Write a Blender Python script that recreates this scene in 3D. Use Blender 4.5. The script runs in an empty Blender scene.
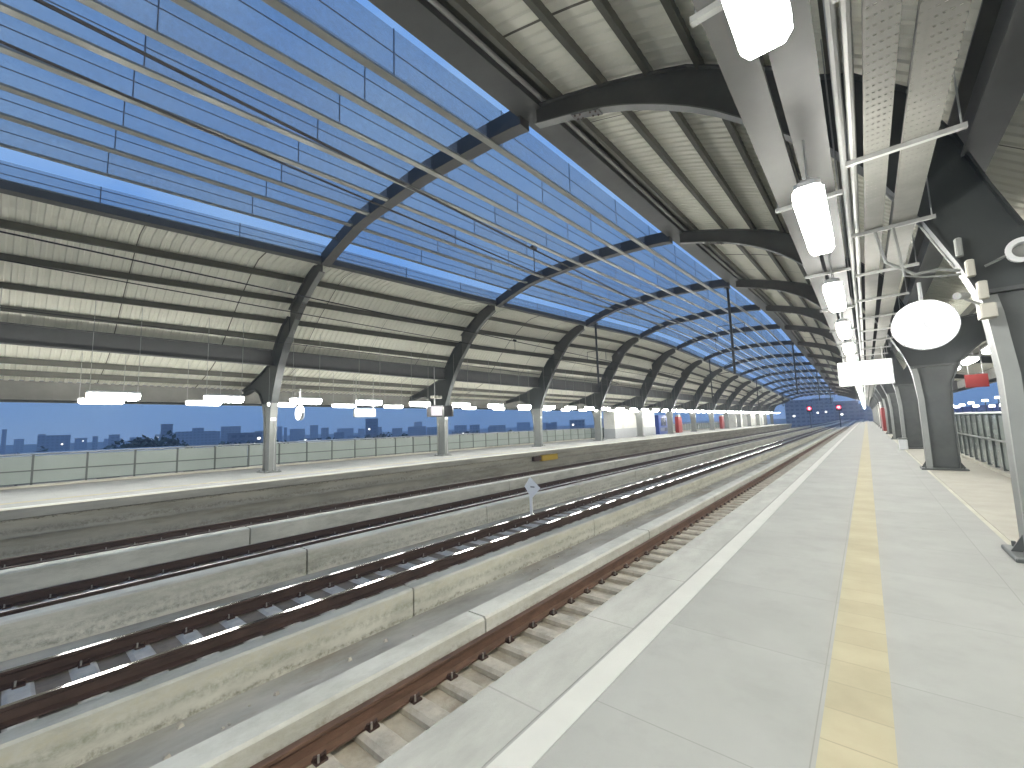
import bpy, math, random
import numpy as np
from mathutils import Vector, Matrix
random.seed(7)
SC = bpy.context.scene
COL = SC.collection
H = 1.6                      # eye height above the platform; geometry below is written relative to the eye
XC = -9.3                    # roof centre line
R = math.radians

# ---------------------------------------------------------------- materials
def mat(name, color, rough=0.7, metal=0.0, var=0.0, vscale=6.0, bump=0.0, bscale=40.0, color2=None, stretch=None,
        dirt=0.0, dirtcol=(0.08, 0.075, 0.06), dscale=1.2, emit=None, estr=0.0, spec=0.5):
    m = bpy.data.materials.new(name); m.use_nodes = True
    nt = m.node_tree; N = nt.nodes; L = nt.links
    b = N['Principled BSDF']
    b.inputs['Base Color'].default_value = (*color, 1)
    b.inputs['Roughness'].default_value = rough
    b.inputs['Metallic'].default_value = metal
    b.inputs['Specular IOR Level'].default_value = spec
    if emit:
        b.inputs['Emission Color'].default_value = (*emit, 1); b.inputs['Emission Strength'].default_value = estr
    if var or dirt or bump:
        geo = N.new('ShaderNodeNewGeometry'); mp = N.new('ShaderNodeMapping')
        L.new(geo.outputs['Position'], mp.inputs['Vector'])
        if stretch: mp.inputs['Scale'].default_value = stretch
        cur = None
        if var:
            n = N.new('ShaderNodeTexNoise'); n.inputs['Scale'].default_value = vscale; n.inputs['Detail'].default_value = 7; n.inputs['Roughness'].default_value = 0.62
            L.new(mp.outputs[0], n.inputs['Vector'])
            r = N.new('ShaderNodeValToRGB'); L.new(n.outputs['Fac'], r.inputs[0])
            c2 = color2 or tuple(c * (1 - var) for c in color)
            c1 = tuple(min(1, c * (1 + var * 0.5)) for c in color)
            r.color_ramp.elements[0].position = 0.32; r.color_ramp.elements[0].color = (*c2, 1)
            r.color_ramp.elements[1].position = 0.68; r.color_ramp.elements[1].color = (*c1, 1)
            cur = r.outputs[0]
        if dirt:
            n = N.new('ShaderNodeTexNoise'); n.inputs['Scale'].default_value = dscale; n.inputs['Detail'].default_value = 9; n.inputs['Roughness'].default_value = 0.7
            L.new(mp.outputs[0], n.inputs['Vector'])
            r = N.new('ShaderNodeValToRGB'); L.new(n.outputs['Fac'], r.inputs[0])
            r.color_ramp.elements[0].position = 0.50; r.color_ramp.elements[0].color = (0, 0, 0, 1)
            r.color_ramp.elements[1].position = 0.72; r.color_ramp.elements[1].color = (dirt, dirt, dirt, 1)
            mx = N.new('ShaderNodeMix'); mx.data_type = 'RGBA'
            L.new(r.outputs[0], mx.inputs[0])
            if cur: L.new(cur, mx.inputs[6])
            else: mx.inputs[6].default_value = (*color, 1)
            mx.inputs[7].default_value = (*dirtcol, 1)
            cur = mx.outputs[2]
        if cur: L.new(cur, b.inputs['Base Color'])
        if bump:
            n = N.new('ShaderNodeTexNoise'); n.inputs['Scale'].default_value = bscale; n.inputs['Detail'].default_value = 5
            L.new(mp.outputs[0], n.inputs['Vector'])
            bp = N.new('ShaderNodeBump'); bp.inputs['Strength'].default_value = bump; bp.inputs['Distance'].default_value = 0.02
            L.new(n.outputs['Fac'], bp.inputs['Height']); L.new(bp.outputs[0], b.inputs['Normal'])
    return m

def grid_mat(name, color, lines, color_line, rough=0.6, var=0.1, vscale=1.5, bump=0.1, spec=0.4, tilevar=0.0, **kw):
    """paving with joints every px (X) / py (Y) metres, built from world position"""
    m = mat(name, color, rough=rough, var=var, vscale=vscale, bump=bump, spec=spec, **kw)
    nt = m.node_tree; N = nt.nodes; L = nt.links; b = N['Principled BSDF']
    src = b.inputs['Base Color'].links[0].from_socket
    geo = N.new('ShaderNodeNewGeometry'); sp = N.new('ShaderNodeSeparateXYZ'); L.new(geo.outputs['Position'], sp.inputs[0])
    masks = []; cells = []
    for ax, per, off, w in lines:
        a = N.new('ShaderNodeMath'); a.operation = 'ADD'; a.inputs[1].default_value = off + 1000 * per; L.new(sp.outputs[ax], a.inputs[0])
        d = N.new('ShaderNodeMath'); d.operation = 'DIVIDE'; d.inputs[1].default_value = per; L.new(a.outputs[0], d.inputs[0])
        f = N.new('ShaderNodeMath'); f.operation = 'FRACT'; L.new(d.outputs[0], f.inputs[0])
        l = N.new('ShaderNodeMath'); l.operation = 'LESS_THAN'; l.inputs[1].default_value = w / per; L.new(f.outputs[0], l.inputs[0])
        masks.append(l.outputs[0])
        fl = N.new('ShaderNodeMath'); fl.operation = 'FLOOR'; L.new(d.outputs[0], fl.inputs[0]); cells.append(fl.outputs[0])
    cur = masks[0]
    for x in masks[1:]:
        mm = N.new('ShaderNodeMath'); mm.operation = 'MAXIMUM'; L.new(cur, mm.inputs[0]); L.new(x, mm.inputs[1]); cur = mm.outputs[0]
    if tilevar:
        cb = N.new('ShaderNodeCombineXYZ'); L.new(cells[0], cb.inputs[0])
        if len(cells) > 1: L.new(cells[1], cb.inputs[1])
        wn = N.new('ShaderNodeTexWhiteNoise'); wn.noise_dimensions = '3D'; L.new(cb.outputs[0], wn.inputs[0])
        mr = N.new('ShaderNodeMapRange'); mr.inputs[3].default_value = 1 - tilevar; mr.inputs[4].default_value = 1 + tilevar; L.new(wn.outputs[0], mr.inputs[0])
        vm = N.new('ShaderNodeVectorMath'); vm.operation = 'SCALE'; L.new(src, vm.inputs[0]); L.new(mr.outputs[0], vm.inputs[3]); src = vm.outputs[0]
    mx = N.new('ShaderNodeMix'); mx.data_type = 'RGBA'; L.new(cur, mx.inputs[0]); L.new(src, mx.inputs[6]); mx.inputs[7].default_value = (*color_line, 1)
    L.new(mx.outputs[2], b.inputs['Base Color'])
    return m

def stain_dark_bands(m, bands):
    '''rusty / mossy run-off lines and plain dark bands at fixed heights of a wall, ragged by noise: bands = (z, half width, strength, colour)'''
    nt = m.node_tree; N = nt.nodes; L = nt.links; b = N['Principled BSDF']
    src = b.inputs['Base Color'].links[0].from_socket
    geo = N.new('ShaderNodeNewGeometry'); sp = N.new('ShaderNodeSeparateXYZ'); L.new(geo.outputs['Position'], sp.inputs[0])
    mp = N.new('ShaderNodeMapping'); mp.inputs['Scale'].default_value = (1, 1.9, 1.9); L.new(geo.outputs['Position'], mp.inputs[0])
    n1 = N.new('ShaderNodeTexNoise'); n1.inputs['Scale'].default_value = 2.2; n1.inputs['Detail'].default_value = 8; n1.inputs['Roughness'].default_value = 0.72; L.new(mp.outputs[0], n1.inputs['Vector'])
    n2 = N.new('ShaderNodeTexNoise'); n2.inputs['Scale'].default_value = 6.0; n2.inputs['Detail'].default_value = 9; n2.inputs['Roughness'].default_value = 0.75; L.new(mp.outputs[0], n2.inputs['Vector'])
    for z, hw, st_, col in bands:
        a = N.new('ShaderNodeMath'); a.operation = 'MULTIPLY_ADD'; a.inputs[1].default_value = 0.30; L.new(n1.outputs['Fac'], a.inputs[0]); L.new(sp.outputs[2], a.inputs[2])
        d = N.new('ShaderNodeMath'); d.operation = 'SUBTRACT'; d.inputs[1].default_value = z + H + 0.15; L.new(a.outputs[0], d.inputs[0])
        ab = N.new('ShaderNodeMath'); ab.operation = 'ABSOLUTE'; L.new(d.outputs[0], ab.inputs[0])
        mr = N.new('ShaderNodeMapRange'); mr.interpolation_type = 'SMOOTHSTEP'; mr.inputs[1].default_value = 0.0; mr.inputs[2].default_value = hw; mr.inputs[3].default_value = 1; mr.inputs[4].default_value = 0; L.new(ab.outputs[0], mr.inputs[0])
        m2 = N.new('ShaderNodeMapRange'); m2.inputs[1].default_value = 0.40; m2.inputs[2].default_value = 0.62; m2.inputs[3].default_value = 0.0; m2.inputs[4].default_value = st_; L.new(n2.outputs['Fac'], m2.inputs[0])
        f = N.new('ShaderNodeMath'); f.operation = 'MULTIPLY'; L.new(mr.outputs[0], f.inputs[0]); L.new(m2.outputs[0], f.inputs[1])
        mx = N.new('ShaderNodeMix'); mx.data_type = 'RGBA'; L.new(f.outputs[0], mx.inputs[0]); L.new(src, mx.inputs[6]); mx.inputs[7].default_value = (*col, 1); src = mx.outputs[2]
    L.new(src, b.inputs['Base Color'])

def emit_mat(name, color, strength):
    m = bpy.data.materials.new(name); m.use_nodes = True
    nt = m.node_tree; nt.nodes.clear()
    e = nt.nodes.new('ShaderNodeEmission'); o = nt.nodes.new('ShaderNodeOutputMaterial')
    e.inputs[0].default_value = (*color, 1); e.inputs[1].default_value = strength
    nt.links.new(e.outputs[0], o.inputs[0]); return m

def glass_mat(name, tint, body, fac):
    """tinted translucent sheet: mostly see-through, a little milky and speckled with dirt"""
    m = bpy.data.materials.new(name); m.use_nodes = True
    nt = m.node_tree; N = nt.nodes; L = nt.links; N.clear()
    o = N.new('ShaderNodeOutputMaterial'); t = N.new('ShaderNodeBsdfTransparent'); t.inputs[0].default_value = (*tint, 1)
    p = N.new('ShaderNodeBsdfPrincipled'); p.inputs['Base Color'].default_value = (*body, 1); p.inputs['Roughness'].default_value = 0.35
    geo = N.new('ShaderNodeNewGeometry'); n = N.new('ShaderNodeTexNoise'); n.inputs['Scale'].default_value = 9; n.inputs['Detail'].default_value = 8; n.inputs['Roughness'].default_value = 0.75
    L.new(geo.outputs['Position'], n.inputs['Vector'])
    mr = N.new('ShaderNodeMapRange'); mr.inputs[1].default_value = 0.3; mr.inputs[2].default_value = 0.7; mr.inputs[3].default_value = fac * 0.75; mr.inputs[4].default_value = fac * 1.3
    L.new(n.outputs['Fac'], mr.inputs[0])
    sp = N.new('ShaderNodeSeparateXYZ'); L.new(geo.outputs['Position'], sp.inputs[0])
    cy = N.new('ShaderNodeMath'); cy.operation = 'MULTIPLY_ADD'; cy.inputs[1].default_value = 1 / 3.3; cy.inputs[2].default_value = 2.0 / 3.3; L.new(sp.outputs[1], cy.inputs[0])
    fy = N.new('ShaderNodeMath'); fy.operation = 'FLOOR'; L.new(cy.outputs[0], fy.inputs[0])
    cx = N.new('ShaderNodeMath'); cx.operation = 'ROUND'; L.new(sp.outputs[0], cx.inputs[0])
    cb = N.new('ShaderNodeCombineXYZ'); L.new(fy.outputs[0], cb.inputs[0]); L.new(cx.outputs[0], cb.inputs[1])
    wn = N.new('ShaderNodeTexWhiteNoise'); wn.noise_dimensions = '2D'; L.new(cb.outputs[0], wn.inputs[0])
    pv = N.new('ShaderNodeMapRange'); pv.inputs[3].default_value = 0.7; pv.inputs[4].default_value = 1.35; L.new(wn.outputs[0], pv.inputs[0])
    fm = N.new('ShaderNodeMath'); fm.operation = 'MULTIPLY'; L.new(mr.outputs[0], fm.inputs[0]); L.new(pv.outputs[0], fm.inputs[1])
    mx = N.new('ShaderNodeMixShader'); L.new(fm.outputs[0], mx.inputs[0]); L.new(t.outputs[0], mx.inputs[1]); L.new(p.outputs[0], mx.inputs[2])
    L.new(mx.outputs[0], o.inputs[0]); return m

def perforated_mat(name, color, px, py):
    m = mat(name, color, rough=0.5, metal=0.3, var=0.15, vscale=5)
    nt = m.node_tree; N = nt.nodes; L = nt.links
    b = N['Principled BSDF']; o = N['Material Output']
    geo = N.new('ShaderNodeNewGeometry'); sp = N.new('ShaderNodeSeparateXYZ'); L.new(geo.outputs['Position'], sp.inputs[0])
    cur = None
    for ax, per, frac in ((0, px, 0.45), (1, py, 0.13)):
        a = N.new('ShaderNodeMath'); a.operation = 'MULTIPLY_ADD'; a.inputs[1].default_value = 1 / per; a.inputs[2].default_value = 500; L.new(sp.outputs[ax], a.inputs[0])
        f = N.new('ShaderNodeMath'); f.operation = 'FRACT'; L.new(a.outputs[0], f.inputs[0])
        l = N.new('ShaderNodeMath'); l.operation = 'LESS_THAN'; l.inputs[1].default_value = frac; L.new(f.outputs[0], l.inputs[0])
        if cur is None: cur = l.outputs[0]
        else:
            mm = N.new('ShaderNodeMath'); mm.operation = 'MULTIPLY'; L.new(cur, mm.inputs[0]); L.new(l.outputs[0], mm.inputs[1]); cur = mm.outputs[0]
    t = N.new('ShaderNodeBsdfTransparent'); mx = N.new('ShaderNodeMixShader')
    L.new(cur, mx.inputs[0]); L.new(b.outputs[0], mx.inputs[1]); L.new(t.outputs[0], mx.inputs[2]); L.new(mx.outputs[0], o.inputs[0])
    return m

M = {}
M['plat'] = grid_mat('platform_concrete', (0.288, 0.292, 0.276), [(0, 1.2, 0.35, 0.006), (1, 1.2, 0.1, 0.006)], (0.215, 0.218, 0.205), rough=0.75, var=0.09, vscale=1.1, bump=0.05, tilevar=0.025, spec=0.2, dirt=0.42, dirtcol=(0.205, 0.208, 0.195), dscale=1.9)
M['coping'] = grid_mat('coping_concrete', (0.365, 0.37, 0.34), [(1, 1.22, 0.42, 0.012)], (0.27, 0.27, 0.25), rough=0.75, var=0.16, vscale=2.2, bump=0.08, tilevar=0.05, spec=0.2, dirt=0.5, dirtcol=(0.235, 0.235, 0.22), dscale=1.8, stretch=(1.6, 0.6, 1))
M['white'] = mat('white_edge_paint', (0.46, 0.465, 0.43), rough=0.5, var=0.06, vscale=3)
M['yellow'] = grid_mat('tactile_yellow', (0.35, 0.315, 0.215), [(1, 0.3, 0.0, 0.008)], (0.28, 0.25, 0.175), rough=0.75, var=0.10, vscale=2.5, tilevar=0.05, spec=0.2)
M['drain'] = mat('drain_strip_concrete', (0.33, 0.315, 0.265), rough=0.7, var=0.12, vscale=2)
M['edge'] = mat('platform_side_concrete', (0.44, 0.42, 0.345), rough=0.8, var=0.25, vscale=1.5, stretch=(1, 0.35, 2.2), dirt=0.6, dirtcol=(0.17, 0.16, 0.125), bump=0.1)
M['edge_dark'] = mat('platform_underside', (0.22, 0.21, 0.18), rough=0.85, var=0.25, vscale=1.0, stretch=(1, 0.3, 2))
M['wall'] = mat('track_wall_concrete', (0.57, 0.56, 0.475), rough=0.75, var=0.18, vscale=2.0, stretch=(1, 0.5, 1.6), dirt=0.55, dirtcol=(0.17, 0.175, 0.12), dscale=1.3, bump=0.12)
M['wall_old'] = mat('track_wall_stained', (0.54, 0.53, 0.455), rough=0.8, var=0.25, vscale=1.8, stretch=(1, 0.35, 2.0), dirt=0.75, dirtcol=(0.25, 0.25, 0.19), dscale=1.1, bump=0.15)
M['wall_near'] = mat('track_wall_pale', (0.60, 0.60, 0.53), rough=0.75, var=0.15, vscale=2.2, stretch=(1, 0.5, 1.6), dirt=0.45, dirtcol=(0.26, 0.26, 0.19), dscale=1.6, bump=0.12)
stain_dark_bands(M['edge'], [(-2.16, 0.10, 0.75, (0.13, 0.125, 0.10)), (-1.88, 0.03, 0.9, (0.07, 0.065, 0.05)), (-2.7, 0.15, 0.5, (0.15, 0.14, 0.11))])  # dark line at the coping joint, two darker bands below
stain_dark_bands(M['wall'], [(-3.16, 0.11, 0.6, (0.20, 0.205, 0.13)), (-3.03, 0.14, 0.45, (0.50, 0.46, 0.29)), (-3.37, 0.07, 0.8, (0.13, 0.115, 0.075))])
stain_dark_bands(M['wall_old'], [(-2.70, 0.10, 0.55, (0.17, 0.175, 0.14)), (-2.84, 0.10, 0.7, (0.14, 0.145, 0.125)), (-2.55, 0.10, 0.35, (0.24, 0.27, 0.2))])
stain_dark_bands(M['wall_near'], [(-2.68, 0.09, 0.4, (0.42, 0.40, 0.28)), (-2.82, 0.08, 0.8, (0.26, 0.22, 0.15))])
M['slab'] = mat('track_slab', (0.42, 0.40, 0.34), rough=0.8, var=0.35, vscale=1.2, stretch=(1.2, 0.5, 1), dirt=0.7, dirtcol=(0.24, 0.185, 0.12), dscale=0.9, bump=0.15)
M['slab_rust'] = mat('track_slab_rusty', (0.46, 0.42, 0.33), rough=0.8, var=0.3, vscale=2.5, dirt=0.6, dirtcol=(0.2, 0.13, 0.08), dscale=1.6, bump=0.12)
M['sleeper'] = mat('sleeper_concrete', (0.52, 0.48, 0.39), rough=0.8, var=0.25, vscale=5, dirt=0.5, dirtcol=(0.24, 0.17, 0.11), dscale=3, bump=0.12)
M['sleeper_grey'] = mat('sleeper_grey', (0.50, 0.485, 0.45), rough=0.8, var=0.2, vscale=5, bump=0.1)
M['bed_dark'] = mat('rail_bed_rusty', (0.23, 0.195, 0.16), rough=0.85, var=0.4, vscale=3, dirt=0.5, dirtcol=(0.07, 0.045, 0.03), dscale=1.5)
M['rust'] = mat('rail_rust', (0.125, 0.07, 0.045), rough=0.65, var=0.35, vscale=9, stretch=(1, 0.3, 1), bump=0.15, bscale=60)
M['rust_dark'] = mat('rail_dark_rust', (0.055, 0.032, 0.024), rough=0.6, var=0.4, vscale=7, stretch=(1, 0.3, 1), bump=0.1)
M['railtop'] = mat('rail_polished', (0.30, 0.295, 0.29), rough=0.09, metal=1.0)
M['railworn'] = mat('rail_worn', (0.42, 0.40, 0.38), rough=0.38, metal=0.8)
M['clip'] = mat('clip_iron', (0.06, 0.035, 0.028), rough=0.5, metal=0.4)
M['clip_tip'] = mat('clip_bolt', (0.36, 0.34, 0.3), rough=0.45, metal=0.5)
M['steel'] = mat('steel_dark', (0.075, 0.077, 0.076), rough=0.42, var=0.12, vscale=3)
M['steel_col'] = mat('column_paint_shaded', (0.042, 0.048, 0.049), rough=0.42, var=0.1, vscale=2.5)  # darkened copy of the column paint; shade above the lamps put into colour
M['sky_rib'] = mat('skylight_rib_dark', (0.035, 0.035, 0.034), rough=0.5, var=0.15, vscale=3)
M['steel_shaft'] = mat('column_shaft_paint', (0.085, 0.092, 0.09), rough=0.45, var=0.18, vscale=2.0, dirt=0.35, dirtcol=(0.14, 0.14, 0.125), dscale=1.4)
M['cover'] = mat('cover_grey', (0.27, 0.28, 0.265), rough=0.45, var=0.08, vscale=3)
M['flange'] = mat('rib_flange_lit', (0.15, 0.155, 0.15), rough=0.4, var=0.1, vscale=3)  # rib steel made paler for bottom flanges; lamp light from below in the colour
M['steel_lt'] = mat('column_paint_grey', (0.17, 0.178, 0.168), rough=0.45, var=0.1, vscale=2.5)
M['purlin'] = mat('purlin_dark', (0.085, 0.085, 0.07), rough=0.5, var=0.15, vscale=3)
M['sheet'] = mat('roof_sheet_cream', (0.73, 0.72, 0.62), rough=0.6, var=0.03, vscale=1.2, spec=0.3)
def lap_lines(m, per, w, col):
    nt = m.node_tree; N = nt.nodes; L = nt.links; b = N['Principled BSDF']; src = b.inputs['Base Color'].links[0].from_socket
    geo = N.new('ShaderNodeNewGeometry'); sp = N.new('ShaderNodeSeparateXYZ'); L.new(geo.outputs['Position'], sp.inputs[0])
    a = N.new('ShaderNodeMath'); a.operation = 'MULTIPLY_ADD'; a.inputs[1].default_value = 1 / per; a.inputs[2].default_value = 50.3; L.new(sp.outputs[1], a.inputs[0])
    f = N.new('ShaderNodeMath'); f.operation = 'FRACT'; L.new(a.outputs[0], f.inputs[0])
    l = N.new('ShaderNodeMath'); l.operation = 'LESS_THAN'; l.inputs[1].default_value = w / per; L.new(f.outputs[0], l.inputs[0])
    mx = N.new('ShaderNodeMix'); mx.data_type = 'RGBA'; L.new(l.outputs[0], mx.inputs[0]); L.new(src, mx.inputs[6]); mx.inputs[7].default_value = (*col, 1); L.new(mx.outputs[2], b.inputs['Base Color'])
lap_lines(M['sheet'], 3.3, 0.03, (0.14, 0.135, 0.11))
M['skypurlin'] = mat('skylight_purlin', (0.25, 0.25, 0.225), rough=0.34, metal=0.25, var=0.1, vscale=3)
M['louvre'] = glass_mat('louvre_sheet', (0.84, 0.86, 0.87), (0.50, 0.52, 0.55), 0.20)
M['mullion'] = mat('glazing_bar', (0.10, 0.11, 0.14), rough=0.5)
M['housing'] = mat('lamp_housing', (0.72, 0.72, 0.70), rough=0.4)
LAMP = 100.0
M['lamp'] = emit_mat('lamp_diffuser', (1.0, 0.985, 0.93), LAMP)
M['lamp_dim'] = emit_mat('lamp_diffuser_dim', (1.0, 0.985, 0.94), 24.0)
M['face'] = emit_mat('lightbox_face', (1.0, 1.0, 0.985), 3.2)
M['faint'] = emit_mat('clock_marks', (0.98, 0.98, 0.98), 1.02)
M['screen'] = emit_mat('monitor_screen', (0.95, 0.9, 0.93), 1.1)
M['red'] = emit_mat('signal_red_halo', (1.0, 0.04, 0.10), 1.8)  # red of the halo spread around the signal core
M['redcore'] = emit_mat('signal_core', (1.0, 0.30, 0.36), 9.0)
M['spot'] = emit_mat('yard_lamp', (0.95, 0.93, 1.0), 14.0)
M['citylamp'] = emit_mat('city_lamp', (1.0, 0.95, 0.85), 6.0)
M['frost'] = mat('fence_panel_frosted', (0.235, 0.265, 0.245), rough=0.12, var=0.05, vscale=1.2, spec=0.45)
M['post'] = mat('fence_post_grey', (0.055, 0.065, 0.06), rough=0.4)
M['rail_hand'] = mat('handrail_grey', (0.30, 0.32, 0.33), rough=0.35, metal=0.3)
M['galv'] = mat('galvanised', (0.36, 0.365, 0.35), rough=0.42, metal=0.35, var=0.1, vscale=6)
M['tray'] = perforated_mat('cable_tray_perforated', (0.17, 0.168, 0.15), 0.034, 0.085)
M['fascia'] = mat('eave_grey', (0.16, 0.16, 0.145), rough=0.6, var=0.15, vscale=2)
M['trunk'] = mat('trunking_grey', (0.085, 0.085, 0.08), rough=0.5, metal=0.2, var=0.12, vscale=4)
M['tray_plain'] = mat('cable_tray_plain', (0.33, 0.33, 0.31), rough=0.5, metal=0.2, var=0.1, vscale=4)
M['beige'] = mat('beige_plastic', (0.50, 0.48, 0.41), rough=0.5)
M['black'] = mat('black_plastic', (0.03, 0.03, 0.032), rough=0.45)
M['cable'] = mat('black_cable', (0.012, 0.012, 0.015), rough=0.6)
M['redpaint'] = mat('red_paint', (0.24, 0.025, 0.022), rough=0.45)
M['blue'] = mat('blue_cabinet', (0.03, 0.06, 0.22), rough=0.4)
M['yellowbox'] = mat('yellow_box', (0.52, 0.34, 0.03), rough=0.5)
M['signwhite'] = mat('sign_white', (0.75, 0.76, 0.76), rough=0.5)
M['stairwall'] = mat('stair_wall_white', (0.62, 0.62, 0.56), rough=0.6, var=0.1, vscale=0.8, dirt=0.5, dirtcol=(0.22, 0.2, 0.17), dscale=0.5)
M['stairbase'] = mat('stair_wall_grey', (0.33, 0.34, 0.34), rough=0.6)
M['cityg'] = mat('city_ground', (0.07, 0.075, 0.07), rough=0.95, var=0.4, vscale=0.03)
M['bld'] = [mat('building_grey_%d' % i, c, rough=0.8, var=0.1, vscale=0.05) for i, c in enumerate([(0.20, 0.22, 0.27), (0.26, 0.26, 0.29), (0.14, 0.155, 0.21), (0.30, 0.29, 0.30)])]
def facade(m, py, pz):
    nt = m.node_tree; N = nt.nodes; L = nt.links; b = N['Principled BSDF']
    src = b.inputs['Base Color'].links[0].from_socket
    tc = N.new('ShaderNodeTexCoord'); sp = N.new('ShaderNodeSeparateXYZ'); L.new(tc.outputs['Object'], sp.inputs[0]); cur = None
    for ax, per, fr in ((1, py, 0.6), (2, pz, 0.45)):
        a = N.new('ShaderNodeMath'); a.operation = 'MULTIPLY_ADD'; a.inputs[1].default_value = 1 / per; a.inputs[2].default_value = 300; L.new(sp.outputs[ax], a.inputs[0])
        f = N.new('ShaderNodeMath'); f.operation = 'FRACT'; L.new(a.outputs[0], f.inputs[0])
        l = N.new('ShaderNodeMath'); l.operation = 'LESS_THAN'; l.inputs[1].default_value = fr; L.new(f.outputs[0], l.inputs[0])
        if cur is None: cur = l.outputs[0]
        else:
            mm = N.new('ShaderNodeMath'); mm.operation = 'MULTIPLY'; L.new(cur, mm.inputs[0]); L.new(l.outputs[0], mm.inputs[1]); cur = mm.outputs[0]
    mx = N.new('ShaderNodeMix'); mx.data_type = 'RGBA'; L.new(cur, mx.inputs[0]); L.new(src, mx.inputs[6]); mx.inputs[7].default_value = (0.06, 0.075, 0.11, 1)
    L.new(mx.outputs[2], b.inputs['Base Color'])
for k, m_ in enumerate(M['bld']): facade(m_, 3.6 + k * 0.5, 3.3)
M['shed'] = mat('shed_purple', (0.24, 0.20, 0.36), rough=0.7, var=0.15, vscale=0.3)
M['win'] = mat('building_window', (0.035, 0.045, 0.07), rough=0.2)
M['leaf'] = mat('leaf_dark', (0.035, 0.055, 0.028), rough=0.7, var=0.5, vscale=0.6)
M['bark'] = mat('bark', (0.08, 0.06, 0.045), rough=0.9)
M['roofing'] = mat('pale_metal_roof', (0.42, 0.44, 0.47), rough=0.5, var=0.1, vscale=0.5)

# ---------------------------------------------------------------- mesh builder
ORG = {}
class MB:
    def __init__(s): s.v = []; s.f = []; s.mi = []
    def quadstrip(s, rings, closed=True, mi=0, caps=True):
        base = len(s.v); n = len(rings[0])
        for r in rings: s.v += [tuple(p) for p in r]
        for i in range(len(rings) - 1):
            for j in range(n if closed else n - 1):
                a = base + i * n + j; b = base + i * n + (j + 1) % n
                s.f.append((a, b, b + n, a + n)); s.mi.append(mi if not callable(mi) else mi(j))
        if caps and closed:
            s.f.append(tuple(base + j for j in reversed(range(n)))); s.mi.append(mi if not callable(mi) else mi(0))
            s.f.append(tuple(base + (len(rings) - 1) * n + j for j in range(n))); s.mi.append(mi if not callable(mi) else mi(0))
        return s
    def box(s, x0, x1, y0, y1, z0, z1, mi=0):
        b = len(s.v)
        s.v += [(x, y, z) for z in (z0, z1) for x, y in ((x0, y0), (x1, y0), (x1, y1), (x0, y1))]
        for f in ((3, 2, 1, 0), (4, 5, 6, 7), (0, 1, 5, 4), (1, 2, 6, 5), (2, 3, 7, 6), (3, 0, 4, 7)):
            s.f.append(tuple(b + i for i in f)); s.mi.append(mi)
        return s
    def rbox(s, x0, x1, y0, y1, z0, z1, r=0.02, mi=0):
        """box chamfered on its top and vertical edges"""
        rings = []
        for z, i in ((z0, 0), (z1 - r, 0), (z1, r)):
            a0, a1, b0, b1 = x0 + i, x1 - i, y0 + i, y1 - i
            rings.append([(a0 + r, b0, z), (a1 - r, b0, z), (a1, b0 + r, z), (a1, b1 - r, z), (a1 - r, b1, z), (a0 + r, b1, z), (a0, b1 - r, z), (a0, b0 + r, z)])
        return s.quadstrip(rings, mi=mi)
    def tube(s, pts, r, n=8, mi=0, r2=None):
        P = [Vector(p) for p in pts]; rings = []
        for i, p in enumerate(P):
            t = (P[min(i + 1, len(P) - 1)] - P[max(i - 1, 0)]).normalized()
            up = Vector((0, 0, 1)) if abs(t.z) < 0.95 else Vector((1, 0, 0))
            a = t.cross(up).normalized(); b = a.cross(t).normalized()
            rr = r if r2 is None else r + (r2 - r) * i / (len(P) - 1)
            rings.append([p + a * rr * math.cos(2 * math.pi * k / n) + b * rr * math.sin(2 * math.pi * k / n) for k in range(n)])
        return s.quadstrip(rings, mi=mi)
    def disc(s, c, axis_y, rad, th, n=48, mi=0):
        """disc facing +-Y"""
        rings = []
        for y in (c[1], c[1] + th):
            rings.append([(c[0] + rad * math.cos(2 * math.pi * k / n), y, c[2] + rad * math.sin(2 * math.pi * k / n)) for k in range(n)])
        return s.quadstrip(rings, mi=mi)
    def ext(s, prof, Ys, warp=None, mi=0, closed=True, caps=True):
        rings = []
        for y in Ys:
            rings.append([(x, y, z if warp is None else warp(z, y)) for x, z in prof])
        return s.quadstrip(rings, closed=closed, mi=mi, caps=caps)
    def plate(s, outline, y0, y1, zf=None, mi=0):
        """XZ outline extruded in Y"""
        rings = [[(x, y, z if zf is None else zf(z)) for x, z in outline] for y in (y0, y1)]
        return s.quadstrip(rings, mi=mi)
    def build(s, name, mats, parent=None, origin=(0, 0, 0), smooth=False):
        o0 = ORG[parent.name] if parent is not None else origin
        me = bpy.data.meshes.new(name)
        me.from_pydata([(x - o0[0], y - o0[1], z - o0[2]) for x, y, z in s.v], [], s.f)
        if not isinstance(mats, (list, tuple)): mats = [mats]
        for m in mats: me.materials.append(m)
        if len(mats) > 1: me.polygons.foreach_set('material_index', s.mi)
        if smooth: me.polygons.foreach_set('use_smooth', [True] * len(me.polygons))
        me.update()
        o = bpy.data.objects.new(name, me); COL.objects.link(o)
        if parent is not None:
            o.parent = parent; ORG[o.name] = o0
        else:
            o.location = (o0[0], o0[1], o0[2] + H); ORG[o.name] = o0
        return o

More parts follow.
